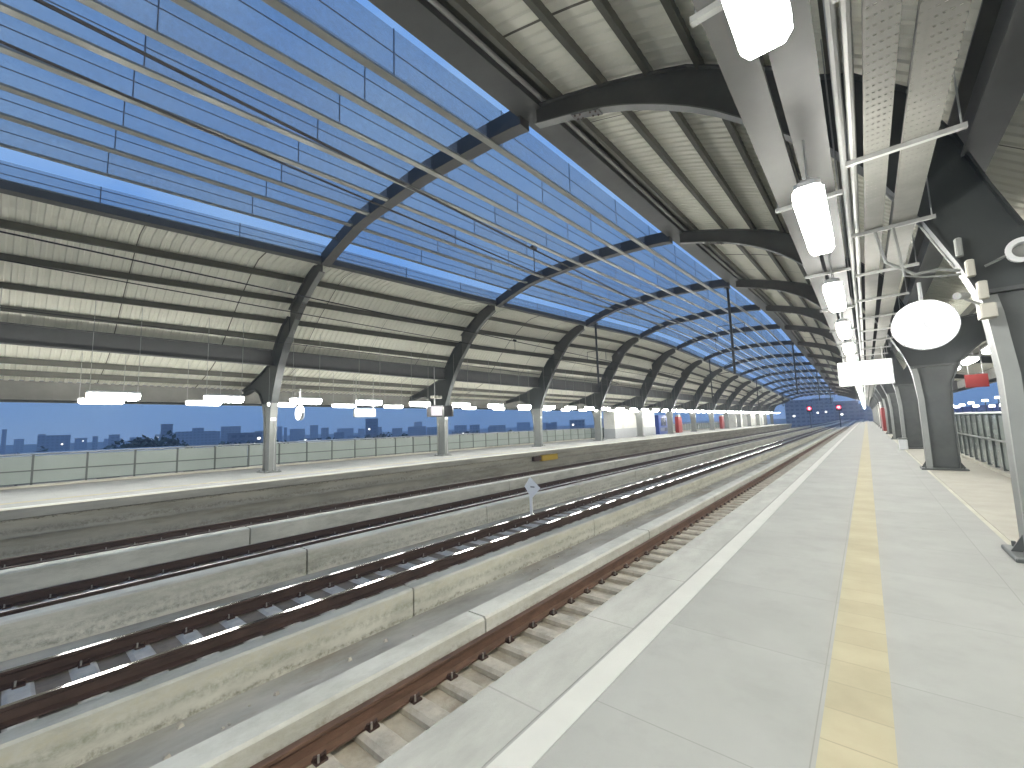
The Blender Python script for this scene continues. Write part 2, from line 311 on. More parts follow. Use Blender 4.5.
def thing(name, label, cat, loc, group=None):
    o = bpy.data.objects.new(name, None); COL.objects.link(o)
    o.location = (loc[0], loc[1], loc[2] + H); o.empty_display_size = 0.3
    ORG[o.name] = tuple(loc); tag(o, label, cat, group); return o
def tag(o, label=None, cat=None, group=None, kind=None):
    if label: o['label'] = label
    if cat: o['category'] = cat
    if group: o['group'] = group
    if kind: o['kind'] = kind
    elif cat: o['kind'] = 'thing'
    return o
KIDS = {}
def kids(o): return [c for c in o.children]
def copy_tree(src, loc=None, parent=None):
    c = src.copy(); COL.objects.link(c)
    if parent is not None: c.parent = parent
    if loc is not None: c.location = (loc[0], loc[1], loc[2] + H); ORG[c.name] = tuple(loc)
    for ch in list(src.children): copy_tree(ch, None, c)
    return c
ORD = ['first', 'second', 'third', 'fourth', 'fifth', 'sixth', 'seventh', 'eighth', 'ninth', 'tenth', 'eleventh', 'twelfth', 'thirteenth', 'fourteenth', 'fifteenth']

# ---------------------------------------------------------------- layout functions
YT = [-14, 0, 7.5, 17.5, 27.5, 36, 43, 50, 60, 87, 100, 112, 130, 150]
DT = [-0.85, -0.42, 0, 0.38, 0.88, 1.33, 1.50, 1.43, 1.12, 0.40, -0.25, -0.80, -1.45, -1.8]
_ys = np.arange(-14, 150.01, 0.5); _d = np.interp(_ys, YT, DT)
_k = np.hanning(15); _k /= _k.sum(); _ds = np.convolve(np.pad(_d, 7, mode='edge'), _k, mode='valid')
def D(y): return float(np.interp(y, _ys, _ds))
def wz(z):
    t = min(1, max(0, (z - 3.0) / 3.0)); return t * t * (3 - 2 * t)
def warp(z, y): return z + D(y) * wz(z)
BAY = 9.9; Y0 = 7.5; NB0 = -2; NB = 13            # ribs at Y0 + BAY*n for n in NB0..NB
YR = [Y0 + BAY * n for n in range(NB0, NB + 1)]
YA, YB = -13.0, 139.5
YS = [YA + (YB - YA) * i / 76 for i in range(77)]
PD = [0, 2.5, 3.6, 4.8, 6.0, 7.36, 8.14, 9.31, 10.25, 10.6, 11.96, 13.2, 14.7]
PZ = [7.75, 7.62, 7.5, 7.2, 6.85, 6.35, 5.85, 5.08, 4.32, 3.98, 2.92, 2.5, 2.12]
def pan(d): return float(np.interp(abs(d), PD, PZ))
BD = [0, 2.6, 3.6, 4.8, 5.4, 6.0, 6.5, 7.2, 7.7, 8.2, 8.7, 9.15]
BZ = [7.25, 7.12, 7.03, 6.7, 6.52, 6.3, 6.05, 5.65, 5.3, 4.85, 4.35, 3.9]
def rib_bot(d): return float(np.interp(abs(d), BD, BZ))

# ---------------------------------------------------------------- structure: platforms, track bed, ground
YL = [-14, 0, 30, 70, 142]
def st(mb, name, m, **k): return tag(mb.build(name, m, **k), kind='structure')
PE = -1.96      # right platform edge
PLE = -16.2     # left platform edge
rp = st(MB().ext([(-1.55, -1.6), (1.16, -1.6), (1.16, -1.8), (-1.55, -1.8)], YL), 'platform', M['plat'])
ORG['platform'] = (0, 0, 0)
MB().ext([(PE, -1.6), (-1.552, -1.6), (-1.552, -1.86), (PE, -1.86)], YL).build('coping', M['coping'], rp)
MB().ext([(-1.53, -1.596), (-1.36, -1.596), (-1.36, -1.6), (-1.53, -1.6)], YL).build('edge_line', M['white'], rp)
mt = MB().ext([(-0.325, -1.595), (-0.035, -1.595), (-0.035, -1.6), (-0.325, -1.6)], YL)
mt.build('tactile_strip', M['yellow'], rp)
MB().ext([(1.16, -1.606), (1.22, -1.606), (1.22, -1.75), (1.16, -1.75)], YL).build('channel', M['edge'], rp)
MB().ext([(1.222, -1.6), (4.6, -1.6), (4.6, -1.8), (1.222, -1.8)], YL).build('drain_strip', M['drain'], rp)
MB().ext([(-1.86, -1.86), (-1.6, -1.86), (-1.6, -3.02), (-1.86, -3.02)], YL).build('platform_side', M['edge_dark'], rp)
lp = st(MB().ext([(PLE - 0.36, -1.6), (-24.4, -1.6), (-24.4, -1.8), (PLE - 0.36, -1.8)], YL), 'platform', M['plat'])
MB().ext([(PLE, -1.6), (PLE - 0.358, -1.6), (PLE - 0.358, -1.83), (PLE, -1.83)], YL).build('coping', M['edge'], lp)
MB().ext([(PLE + 0.003 - 0.36, -1.597), (PLE - 0.55, -1.597), (PLE - 0.55, -1.6), (PLE - 0.357, -1.6)], YL).build('edge_line', M['white'], lp)
MB().ext([(-17.8, -1.597), (-18.1, -1.597), (-18.1, -1.6), (-17.8, -1.6)], YL).build('tactile_strip', M['yellow'], lp)
MB().ext([(PLE - 0.14, -1.86), (PLE - 0.4, -1.86), (PLE - 0.4, -2.3), (PLE - 0.14, -2.3)], YL).build('platform_side', M['edge'], lp)
MB().ext([(PLE - 0.35, -2.3), (PLE - 0.6, -2.3), (PLE - 0.6, -3.0), (PLE - 0.35, -3.0)], YL).build('platform_base', M['edge'], lp)

YLONG = [-14, 0, 40, 100, 160, 260, 420]
tb = st(MB().ext([(-1.7, -2.98), (-4.28, -2.98), (-4.28, -3.7), (-1.7, -3.7)], YLONG), 'track_bed', M['slab_rust'])
MB().ext([(-4.2, -3.4), (-7.0, -3.4), (-7.0, -3.9), (-4.2, -3.9)], YLONG).build('gutter_floor', M['slab'], tb)
MB().ext([(-6.98, -2.93), (-9.4, -2.93), (-9.4, -3.7), (-6.98, -3.7)], YLONG).build('track_slab', M['slab'], tb)
MB().ext([(-9.4, -2.93), (-12.5, -2.93), (-12.5, -3.7), (-9.4, -3.7)], YLONG).build('track_slab', M['slab'], tb)
MB().ext([(-12.5, -2.86), (-17.0, -2.86), (-17.0, -3.7), (-12.5, -3.7)], YLONG).build('track_slab', M['slab'], tb)
MB().ext([(1.0, -3.9), (-18.5, -3.9), (-18.5, -4.6), (1.0, -4.6)], YLONG).build('viaduct_deck', M['edge_dark'], tb)
g = MB(); g.v = [(-9000, -9000, -14), (9000, -9000, -14), (9000, 9000, -14), (-9000, 9000, -14)]; g.f = [(0, 1, 2, 3)]; g.mi = [0]
st(g, 'ground', M['cityg'])

# ---------------------------------------------------------------- low concrete walls between the tracks (separate blocks)
def wall_row(prof, m, start, seg, n, rowname, grp):
    gap = 0.035
    for k in range(n):
        y0 = start + seg * k; y1 = y0 + seg - gap
        if y1 < -3: continue
        r = 0.03
        o = MB().ext(prof, [y0, y0 + 0.02, y1 - 0.02, y1]).build('track_wall', m, origin=(prof[0][0], y0, prof[-1][1]))
        vis = k - n_skip[rowname]
        if 0 <= vis < 5: lab = 'low concrete wall block %s, %s from the near end' % (rowname, ORD[vis])
        else: lab = 'low concrete wall block %s, beyond the fifth' % rowname
        tag(o, lab, 'wall', grp)
n_skip = {}
def row(name, *a): n_skip[name] = a[-1]; wall_row(a[0], a[1], a[2], a[3], a[4], name, 'wall blocks ' + name)
def prof_wall(x1, x0, zt, zb):    # x1 right, x0 left; small chamfers
    return [(x1, zt - 0.03), (x1 - 0.03, zt), (x0 + 0.03, zt), (x0, zt - 0.03), (x0, zb), (x1, zb)]
row('beside the nearest rusty rail', prof_wall(-4.29, -4.66, -2.6, -3.38), M['wall_near'], 4.43 - 5.75 * 1, 5.75, 25, 0)
row('along the gutter below the twin rails', [(-6.70, -2.93), (-6.73, -2.9), (-6.99, -2.9), (-6.99, -3.4), (-6.70, -3.4)], M['wall'], 5.03 - 6.75, 6.75, 22, 0)
row('between the two middle tracks', prof_wall(-9.28, -9.62, -2.42, -2.93), M['wall_old'], 4.25 - 5.5, 5.5, 27, 0)
row('before the far platform track', prof_wall(-12.42, -12.8, -2.36, -2.93), M['wall'], 4.22 - 10.3, 10.3, 15, 0)

mb = MB(); rg = random.Random(4)
for i in range(170):
    y = rg.uniform(0.5, 45); x = rg.uniform(-6.6, -4.75); q = rg.uniform(0.012, 0.05); a = rg.uniform(0, 3.14)
    c_, s_ = math.cos(a) * q, math.sin(a) * q
    mb.quadstrip([[(x + c_, y + s_, -3.4), (x - s_, y + c_, -3.4), (x - c_, y - s_, -3.4), (x + s_, y - c_, -3.4)], [(x + c_ * .6, y + s_ * .6, -3.4 + q), (x - s_ * .6, y + c_ * .6, -3.4 + q * .8), (x - c_ * .6, y - s_ * .6, -3.4 + q * .7), (x + s_ * .6, y - c_ * .6, -3.4 + q)]])
tag(MB().ext([(-7.02, -2.924), (-8.28, -2.924), (-8.28, -2.93), (-7.02, -2.93)], YLONG).build('rail_bed', M['bed_dark'], tb))
tag(mb.build('gutter_debris', M['sleeper']), kind='stuff')
# ---------------------------------------------------------------- tracks
def rail_prof(x, z):   # z = top of head
    hw, fw, wt = 0.04, 0.085, 0.014
    return [(x - hw, z - 0.006), (x - hw + 0.008, z), (x + hw - 0.008, z), (x + hw, z - 0.006), (x + hw, z - 0.035), (x + wt, z - 0.055), (x + wt, z - 0.15),
            (x + fw, z - 0.172), (x + fw, z - 0.19), (x - fw, z - 0.19), (x - fw, z - 0.172), (x - wt, z - 0.15), (x - wt, z - 0.055), (x - hw, z - 0.035)]
YRAIL = [-8, 0, 40, 100, 160, 260, 420]
def sleeper_mb(xa, xb, zt, zb):
    mb = MB()
    w = 0.13
    # block with hollowed middle and raised rounded ends
    prof = [(xa, zb), (xb, zb), (xb, zt - 0.02), (xb - 0.05, zt), (xa + 0.05, zt), (xa, zt - 0.02)]
    mb.quadstrip([[(x, y, z if z < zt - 0.03 else z - e) for x, z in prof] for y, e in ((-w, 0.035), (-w + 0.04, 0.0), (w - 0.04, 0.0), (w, 0.035))])
    return mb
def clip_mb(x, z, s):
    mb = MB()
    mb.box(x, x + s * 0.085, -0.055, 0.055, z - 0.03, z + 0.012) if s > 0 else mb.box(x + s * 0.085, x, -0.055, 0.055, z - 0.03, z + 0.012)
    mb.tube([(x + s * 0.02, -0.06, z + 0.01), (x + s * 0.03, -0.05, z + 0.045), (x + s * 0.06, 0.0, z + 0.05), (x + s * 0.03, 0.05, z + 0.045), (x + s * 0.02, 0.06, z + 0.01)], 0.012, n=6)
    mb.tube([(x + s * 0.075, -0.03, z), (x + s * 0.075, -0.03, z + 0.075)], 0.011, n=6, mi=1)
    return mb
def track(xc, ztop, label, mats, slp, nind, y_first, sp=0.55, wl=0.66, wr=0.66):
    t = thing('railway_track', label, 'track', (xc, 0, ztop - 0.3))
    g = 0.532
    for s in (-1, 1):
        mb = MB().ext(rail_prof(xc + s * g, ztop), YRAIL, mi=lambda j: 1 if j == 1 else 0)
        mb.build('rail', mats, t)
    proto = None
    n = int((140 - y_first) / sp)
    for k in range(min(n, nind)):
        y = y_first + sp * k
        if proto is None:
            p = sleeper_mb(xc - wl, xc + wr, ztop - 0.19, ztop - 0.32)
            proto = p.build('sleeper', slp, t); cl = []
            proto.data.transform(Matrix.Translation((0, 0, 0)))
            for x, s in ((xc - g + 0.07, 1), (xc - g - 0.07, -1), (xc + g - 0.07, -1), (xc + g + 0.07, 1))[:4 if wr > 1 else 3]:
                c = clip_mb(x, ztop - 0.18, s).build('rail_clip', [M['clip'], M['clip_tip']], t); c.parent = proto
            proto.location = (0, y, 0)
        else:
            c = copy_tree(proto, None, t); c.location = (0, y, 0)
    if n > nind:
        mb = MB()
        for k in range(nind, n):
            y = y_first + sp * k
            mb.box(xc - wl, xc + wr, y - 0.13, y + 0.13, ztop - 0.32, ztop - 0.192)
        tag(mb.build('sleepers', slp, t), kind='stuff')
    return t
track(-3.57, -2.7, 'nearest track, rusty brown rail tight against the near platform edge', [M['rust'], M['rust']], M['sleeper'], 70, 0.40, 0.52, wr=1.3)
track(-7.65, -2.7, 'track of two dark rails with shiny tops behind the open gutter', [M['rust_dark'], M['railtop']], M['sleeper_grey'], 80, -1.37)
track(-11.55, -2.7, 'dark track in the channel between two low walls, third from the near platform', [M['rust_dark'], M['railworn']], M['sleeper_grey'], 40, -2.0)
track(-14.7, -2.58, 'track running directly below the far platform edge, behind a low wall', [M['rust_dark'], M['rust_dark']], M['sleeper_grey'], 40, -2.0)

# ---------------------------------------------------------------- canopies
def X_of(side, d): return XC + side * d     # side +1 = near (right) platform, -1 = far (left) platform
def sheet_mb(side, d0, d1):
    ds = [d0] + [d for d in np.arange(math.ceil(d0 * 2) / 2 + 0.01, d1, 0.42)] + [d1]
    ed = (lambda d: 0.0) if side > 0 else (lambda d: 0.42 * max(0.0, 1 - (d - 6.0) / 1.5))      # far canopy dips into its edge beam
    # corrugated sheet: trapezoid ribs every 0.25 m running down the slope
    ys = []; off = []
    y = YA - 1
    while y < YB + 0.6:
        ys += [y, y + 0.10, y + 0.13, y + 0.22]; off += [0.035, 0.035, 0.0, 0.0]; y += 0.25
    rings = []
    for yy, oo in zip(ys, off):
        rings.append([(X_of(side, d), yy, warp(pan(d) - ed(d) + 0.20, yy) + oo) for d in ds])
    mb = MB(); mb.quadstrip(rings, closed=False)
    top = [[(X_of(side, d), yy, warp(pan(d) - ed(d) + 0.26, yy) + 0.035) for d in ds] for yy in (YS[0] - 1, *YS[1:-1], YS[-1] + 0.6)]
    mb.quadstrip(top, closed=False)
    return mb
def i_beam(mb, xc, z0, z1, w, t=0.03, web=0.03, Ys=YS, rev=1):
    prof = [(xc - w / 2, z0), (xc + w / 2, z0), (xc + w / 2, z0 + t), (xc + web / 2, z0 + t), (xc + web / 2, z1 - t), (xc + w / 2, z1 - t),
            (xc + w / 2, z1), (xc - w / 2, z1), (xc - w / 2, z1 - t), (xc - web / 2, z1 - t), (xc - web / 2, z0 + t), (xc - w / 2, z0 + t)]
    mb.ext(prof, Ys, warp=warp); return mb
def rib_mb(side, dlist, y, topoff=0.0, mi_f=0):
    """I section following the roof curve in the plane of a column"""
    mb = MB()
    lo = [(X_of(side, d), warp(rib_bot(d), y)) for d in dlist]
    hi = [(X_of(side, d), warp(pan(d) - topoff, y)) for d in dlist]
    def strip(pts, wy, t, mi, up):
        rings = []
        for x, z in pts:
            rings.append([(x, y - wy, z), (x, y + wy, z), (x, y + wy, z + t * up), (x, y - wy, z + t * up)])
        mb.quadstrip(rings, mi=mi)
    strip(lo, 0.105, 0.03, mi_f, 1)
    strip(hi, 0.105, 0.03, 0, -1)
    rings = [[(a[0], y - 0.02, a[1] + 0.03), (a[0], y + 0.02, a[1] + 0.03), (b[0], y + 0.02, b[1] - 0.03), (b[0], y - 0.02, b[1] - 0.03)] for a, b in zip(lo, hi)]
    mb.quadstrip(rings)
    return mb
def splice_mb(side, d, y):
    mb = MB()
    for dd in (-0.24, -0.12, 0.12, 0.24):
        x = X_of(side, d + dd); z = warp(rib_bot(d + dd), y)
        for yy in (-0.065, 0.065): mb.tube([(x, y + yy, z), (x, y + yy, z - 0.045)], 0.02, n=6, mi=1)
    pts = [(X_of(side, d + q), warp(rib_bot(d + q), y) - 0.003) for q in (-0.32, 0, 0.32)]
    mb.quadstrip([[(x, y - 0.1, z), (x, y + 0.1, z), (x, y + 0.1, z - 0.02), (x, y - 0.1, z - 0.02)] for x, z in pts])
    return mb
def purlin_prof(x, z, side, h=0.22, w=0.10):
    return [(x - w / 2, z - h + 0.20), (x + w / 2, z - h + 0.20), (x + w / 2, z + 0.195), (x - w / 2, z + 0.195)]
def canopy(side, d0, beam_d, beam_z0, beam_w, beam_h, purlins, label):
    c = thing('platform_canopy', label, 'canopy', (X_of(side, 10.87), 0, -1.6))
    sheet_mb(side, d0 + (0.75 if side > 0 else 0), 14.7).build('roof_sheet', M['sheet'], c)
    for d in purlins:
        x = X_of(side, d)
        MB().ext(purlin_prof(x, pan(d), side), YS, warp=warp).build('purlin', M['purlin'], c)
    i_beam(MB(), X_of(side, 10.6), 3.05, 3.74, 0.30).build('longitudinal_beam', M['steel'], c)
    x = X_of(side, beam_d)
    mb = MB().ext([(x - beam_w / 2, beam_z0), (x + beam_w / 2, beam_z0), (x + beam_w / 2, beam_z0 + beam_h), (x - beam_w / 2, beam_z0 + beam_h)], YS, warp=warp)
    mb.build('edge_beam', M['steel'], c)
    if side > 0:     # pipe along the edge beam
        MB().ext([(x + beam_w / 2 + 0.003, beam_z0 + 0.36), (X_of(1, 4.62), pan(4.62) + 0.16), (X_of(1, 4.62), pan(4.62) + 0.22), (x + beam_w / 2 + 0.003, beam_z0 + 0.42)], YS, warp=warp).build('closure_plate', M['purlin'], c)
        MB().tube([(x + beam_w / 2 + 0.10, y, warp(beam_z0 + 0.10, y)) for y in YS], 0.05).build('edge_pipe', M['tray_plain'], c)
    # eave: flat soffit gutter
    xe = X_of(side, 14.7); s = side
    MB().ext([(xe, 1.52), (xe + s * 0.05, 1.52), (xe + s * 0.05, 2.35), (xe - s * 0.0, 2.35)], YS).build('eave_fascia', M['fascia'], c)
    MB().ext([(xe - s * 0.003, 1.54), (xe - s * 0.003, 1.60), (xe - s * 0.45, 1.66), (xe - s * 0.45, 1.60)], YS).build('eave_gutter', M['fascia'], c)
    dl = [beam_d + 0.15] + [d for d in np.arange(math.ceil(beam_d + 0.3), 9.0, 0.4)] + [9.0]
    for y in YR:
        rib_mb(side, dl, y, topoff=0.0, mi_f=1).build('rib', [M['steel'], M['flange']], c)  # bottom flange takes the paler, lit tone of the steel
        splice_mb(side, 5.35 if side > 0 else 8.0, y).build('splice_plate', [M['steel'], M['clip']], c)
    # stay rods under the sheet
    return c
canopy(1, 3.75, 3.93, 7.28, 0.58, 0.45, [4.66, 5.75, 6.7, 7.6, 8.5, 9.35, 10.2, 11.96, 13.2], 'curved cream sheet canopy on dark ribs over the near platform')
canopy(-1, 6.0, 6.1, 6.46, 0.30, 0.20, [7.72, 8.70, 9.65, 10.42, 12.6, 13.6], 'curved cream sheet canopy on dark ribs over the far platform')

# skylight between the two canopies
sk = thing('skylight_roof', 'blue glazed skylight of long louvres on dark ribs above the tracks', 'skylight', (XC, 0, 6.5))
SKD = [-2.7, -1.6, 0, 1.6, 2.7, 3.8, 4.9]; SKZ = [7.12, 7.2, 7.27, 7.25, 7.17, 7.15, 7.02]
def sky_z(x): return float(np.interp(-(x - XC), SKD, SKZ))
SX = [-14.2, -13.12, -12.04, -10.96, -9.88, -8.8, -7.72, -6.64]
for y in YR:
    mb = MB(); xs = list(np.arange(XC - 6.0, XC + 3.6, 0.45)) + [XC + 3.72]
    lo = [(x, warp(rib_bot(x - XC) + 0.05, y)) for x in xs]; hi = [(x, warp(rib_bot(x - XC) + 0.50, y)) for x in xs]
    mb.quadstrip([[(a[0], y - 0.17, a[1]), (a[0], y + 0.17, a[1]), (b[0], y + 0.17, b[1]), (b[0], y - 0.17, b[1])] for a, b in zip(lo, hi)])
    mb.build('rib', M['sky_rib'], sk)
for i, x in enumerate(SX):
    z = sky_z(x); pw = 0.085 if i else 0.045
    MB().ext([(x - pw, z), (x + pw, z), (x + pw, z + 0.05), (x - pw, z + 0.05)], YS, warp=warp).build('purlin', M['skypurlin'], sk)
LOUV = [(-15.28, 0.50)] + [(x, 0) for x in SX]
for i, (x, hh) in enumerate(LOUV):
    z = sky_z(x) + 0.05
    nx = SX[0] if i == 0 else (SX[i] if i < len(SX) else -5.72)
    h = hh or (7.1 * (nx - x) / abs(nx) * 1.02 - 0.02)
    if i == len(LOUV) - 1: h *= 0.95
    if i == 0: z = 6.665
    lo = z + (0.0 if i == 0 else 0.006)
    pl = MB().ext([(x - 0.004, lo), (x + 0.004, lo), (x + 0.004, lo + h), (x - 0.004, lo + h)], YS, warp=warp).build('louvre_panel', M['louvre'], sk)
    mb = MB()
    y = -2.0 + 0.0
    k = 0
    while y < YB:
        zz = warp(lo, y)
        mb.box(x + 0.006, x + 0.022, y - 0.011, y + 0.011, zz, zz + h); y += BAY / 3
    fr = (0.5,) if i else (0.33, 0.8)
    for f in fr:
        mb.ext([(x + 0.005, lo + h * f), (x + 0.02, lo + h * f), (x + 0.02, lo + h * f + 0.016), (x + 0.005, lo + h * f + 0.016)], YS, warp=warp)
    mb.build('glazing_bar', M['mullion'], pl)

# ---------------------------------------------------------------- columns (Y shaped)
CI = [(10.56, -1.57), (10.57, 0.4), (10.52, 1.1), (10.36, 1.75), (10.10, 2.4), (9.72, 3.15), (9.22, 3.85), (8.98, 4.08)]
CO = [(9.0, 4.95), (9.6, 4.62), (10.1, 4.12), (10.45, 3.3), (10.66, 2.6), (10.86, 2.05)]
CR = [(11.06, 2.34), (11.5, 2.62), (12.3, 2.72), (13.1, 2.46), (14.1, 2.2)]
CB = [(14.12, 2.02), (13.1, 2.16), (12.5, 2.16), (11.95, 1.92), (11.52, 1.5), (11.26, 0.85), (11.2, 0.2), (11.2, -1.57)]
def column(side, n):
    y = Y0 + BAY * n
    if side > 0: y -= 0.25
    zf = lambda z: warp(z, y)
    dx = 0.0 if side < 0 else -0.04
    CO_, CR_ = (CO, CR) if side > 0 else (CO[:3] + [(10.5, 3.6), (10.8, 3.15)], [(11.1, 3.05), (11.9, 2.78), (13.0, 2.46), (14.1, 2.2)])
    if n == 0 and side < 0: lab = 'grey Y-shaped steel column on the far platform, nearest one, at left with small white plate'
    elif n == 0: lab = 'dark Y-shaped steel column cut off by the right picture edge, carrying a round loudspeaker'
    elif side > 0 and n == 1: lab = 'dark Y-shaped steel column behind the round white clock on the near platform'
    elif side < 0 and n == 1: lab = 'grey Y-shaped steel column beside the hanging monitor on the far platform'
    elif n < 0: lab = 'Y-shaped steel column of the %s platform standing behind the camera' % ('near' if side > 0 else 'far')
    elif n < 8: lab = 'Y-shaped steel column of the %s platform, %s in the row from the camera' % ('near' if side > 0 else 'far', ORD[n])
    else: lab = 'distant Y-shaped steel column of the %s platform, past the eighth in the row' % ('near' if side > 0 else 'far')
    c = thing('canopy_column', lab, 'column', (X_of(side, 10.88) + dx, y, -1.6), 'columns of the near platform' if side > 0 else 'columns of the far platform')
    m = M['steel_shaft'] if side > 0 else M['steel_lt']  # two tones of one column paint, lamp light and shade in the colour
    # flanges along the three edges
    def flange(pts, w, off, mi=0):
        P = [(X_of(side, d) + dx, zf(z)) for d, z in pts]
        rings = []
        for i, (x, z) in enumerate(P):
            a = P[max(i - 1, 0)]; b = P[min(i + 1, len(P) - 1)]
            tx, tz = b[0] - a[0], b[1] - a[1]; l = math.hypot(tx, tz); nx, nz = -tz / l * off, tx / l * off
            rings.append([(x, y - w, z), (x, y + w, z), (x + nx, y + w, z + nz), (x + nx, y - w, z + nz)])
        mb.quadstrip(rings, mi=mi)
    ZS = 1.40; ca = (10.465, ZS); cb = (11.46, ZS)
    lo_i = [p for p in CI if p[1] < ZS] + [ca]; hi_i = [ca] + [p for p in CI if p[1] > ZS]
    lo_b = [cb] + [p for p in CB if p[1] < ZS]; hi_b = [p for p in CB if p[1] > ZS] + [cb]
    xz = lambda pts: [(X_of(side, d) + dx, z) for d, z in pts]
    mb = MB().plate(xz(lo_i + lo_b), y - 0.05, y + 0.05, zf)
    flange(lo_i, 0.145, 0.028 * side, 1); flange(lo_b, 0.145, 0.028 * side)  # inner flange in the paler paint: light falling on it put into colour
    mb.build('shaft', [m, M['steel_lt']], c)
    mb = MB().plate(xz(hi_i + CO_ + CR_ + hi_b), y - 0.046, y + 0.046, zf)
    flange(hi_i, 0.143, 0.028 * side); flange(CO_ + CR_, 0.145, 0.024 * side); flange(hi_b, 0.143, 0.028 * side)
    mb.build('fork_arms', M['steel_col'], c)  # arms take the darkened paint that holds their shade
    x0, x1 = sorted((X_of(side, 10.5) + dx, X_of(side, 11.26) + dx))
    MB().box(x0 + .02, x1 + .1, y - 0.12, y + 0.12, 1.34, 1.37).build('stiffener', m, c)
    bp = MB().rbox(x0 - 0.09, x1 + 0.09, y - 0.33, y + 0.33, -1.597, -1.55, 0.012)
    for bx in (x0 + 0.0, x1 - 0.0):
        for by in (y - 0.26, y + 0.26): bp.tube([(bx, by, -1.55), (bx, by, -1.49)], 0.02, n=6)
    # gusset feet
    for gx, s in ((x0 + 0.05, -1), (x1 - 0.05, 1)):
        bp.quadstrip([[(gx, yy, -1.553), (gx + s * 0.12, yy, -1.553), (gx, yy, -1.33)] for yy in (y - 0.012, y + 0.012)])
    bp.build('base_plate', m, c)
    if side < 0:
        xs = X_of(side, 10.55) + 0.004
        MB().box(xs, xs + 0.03, y - 0.12, y + 0.10, 0.62, 0.86).build('number_plate', M['signwhite'], c)
        MB().tube([(xs + 0.025, y + 0.05, -1.5), (xs + 0.025, y + 0.05, 0.6)], 0.018, n=6).build('conduit', M['galv'], c)
    else:
        xs = X_of(side, 10.54) + dx - 0.02
        pts = [(X_of(side, d) + dx - 0.035, y + 0.05, zf(z)) for d, z in CI[3:-2]]
        MB().tube(pts, 0.016, n=6).build('conduit', M['cover'], c)
        cc = [(X_of(side, d) + dx, zf(z)) for d, z in CI if z < 1.2] + [(X_of(side, 10.49) + dx, 1.3)]
        MB().quadstrip([[(x - 0.035, y - 0.21, z), (x + 0.095, y - 0.21, z), (x + 0.095, y - 0.148, z), (x - 0.035, y - 0.148, z)] for x, z in cc]).build('lit_edge_strip', M['cover'], c)  # added pale strip, stands for the lit inner flange of the column
    return c
for n in range(-1, NB + 1):
    column(1, n); column(-1, n)

# ---------------------------------------------------------------- strip lights
def lamp_proto(label, x, z, dp, lm, hw=0.09, k=1.0, ln=1.0):
    t = thing('strip_light', label, 'lamp', (x, 0, z))
    MB().rbox(x - hw, x + hw, -0.74 * ln, 0.74 * ln, z + 0.022, z + 0.09, 0.03).build('lamp_housing', M['housing'], t)
    mb = MB(); prof = [(-0.105, 0.02), (-0.105, -0.05 * dp), (-0.07, -0.085 * dp), (0.07, -0.085 * dp), (0.105, -0.05 * dp), (0.105, 0.02)]
    rings = [[(x + a * k * s, yy, z + (b if s == 1 else b * 0.6)) for a, b in prof] for yy, s in ((-0.72 * ln, 0.7), (-0.72 * ln + 0.06, 1), (0.72 * ln - 0.06, 1), (0.72 * ln, 0.7))]
    mb.quadstrip(rings).build('diffuser', lm, t)
    return t
def hanger(t, x, z, ztop):
    for yy in (-0.55, 0.55): MB().tube([(x, yy, z + 0.085), (x, yy, ztop)], 0.008, n=5).build('hanger_rod', M['galv'], t)
SPL = 3.2
def lamp_row(x, z, y_first, n, rowlabel, grp, ztop, nvis, skip=()):
    p = None
    for k in range(n):
        y = y_first + SPL * k
        vis = k - nvis
        if vis < 0: lab = 'strip light %s, above or behind the camera' % rowlabel
        elif vis < 6: lab = 'strip light %s, %s from the camera' % (rowlabel, ORD[vis])
        else: lab = 'strip light %s, past the sixth from the camera' % rowlabel
        if p is None:
            p = lamp_proto(lab, x, z, *((1.4, M['lamp_dim'], 0.16, 1.1, 0.8) if x < -20 else (2.1, M['lamp'], 0.12, 1.2, 0.84) if x < -10 else (1.0, M['lamp_dim'], 0.12) if x > 2 else (1.35, M['lamp']))); hanger(p, x, z, ztop); o = p; o.location.y = y  # far rows: deeper diffusers put lamp glow into the shape
        else:
            o = copy_tree(p, (x, y, z))
        o['label'] = lab; o['category'] = 'lamp'; o['group'] = grp
lamp_row(-0.20, 1.80, 1.50 - 3 * SPL, 47, 'over the near platform edge', 'strip lights over the near platform edge', 2.30, 3)
lamp_row(2.62, 1.60, 3.2 - 2 * SPL, 46, 'behind the near columns', 'strip lights behind the near columns', 2.75, 2)
SPL = 2.95
lamp_row(-17.9, 1.43, 2.13 - 2 * SPL, 47, 'in far platform front row', 'strip lights in front row over the far platform', 4.3, 2)
lamp_row(-20.25, 1.39, 2.1 - 2 * SPL, 47, 'in far platform rear row', 'strip lights in rear row over the far platform', 3.0, 2)

# ---------------------------------------------------------------- cable trays and brackets over the near platform
YTR = [-6, 10, 40, 80, 139]
for x0, x1, lab in ((0.19, 0.36, 'left one of two pale perforated cable trays above the near platform'), (0.44, 0.66, 'right one of two pale perforated cable trays above the near platform')):
    tag(MB().ext([(x0, 2.33), (x0 + 0.004, 2.33), (x0 + 0.004, 2.284), (x1 - 0.004, 2.284), (x1 - 0.004, 2.33), (x1, 2.33), (x1, 2.28), (x0, 2.28)], YTR).build('cable_tray', M['tray'], origin=(x0, 0, 2.28)), lab, 'cable tray')
for x0, x1, lab in ((-0.53, -0.32, 'left one of two plain grey cable trunkings above the strip lights'), (-0.27, -0.035, 'right one of two plain grey cable trunkings above the strip lights')):
    tag(MB().ext([(x0, 2.30), (x0, 2.37), (x1, 2.37), (x1, 2.30)], YTR).build('cable_trunking', M['trunk'], origin=(x0, 0, 2.30)), lab, 'cable trunking')
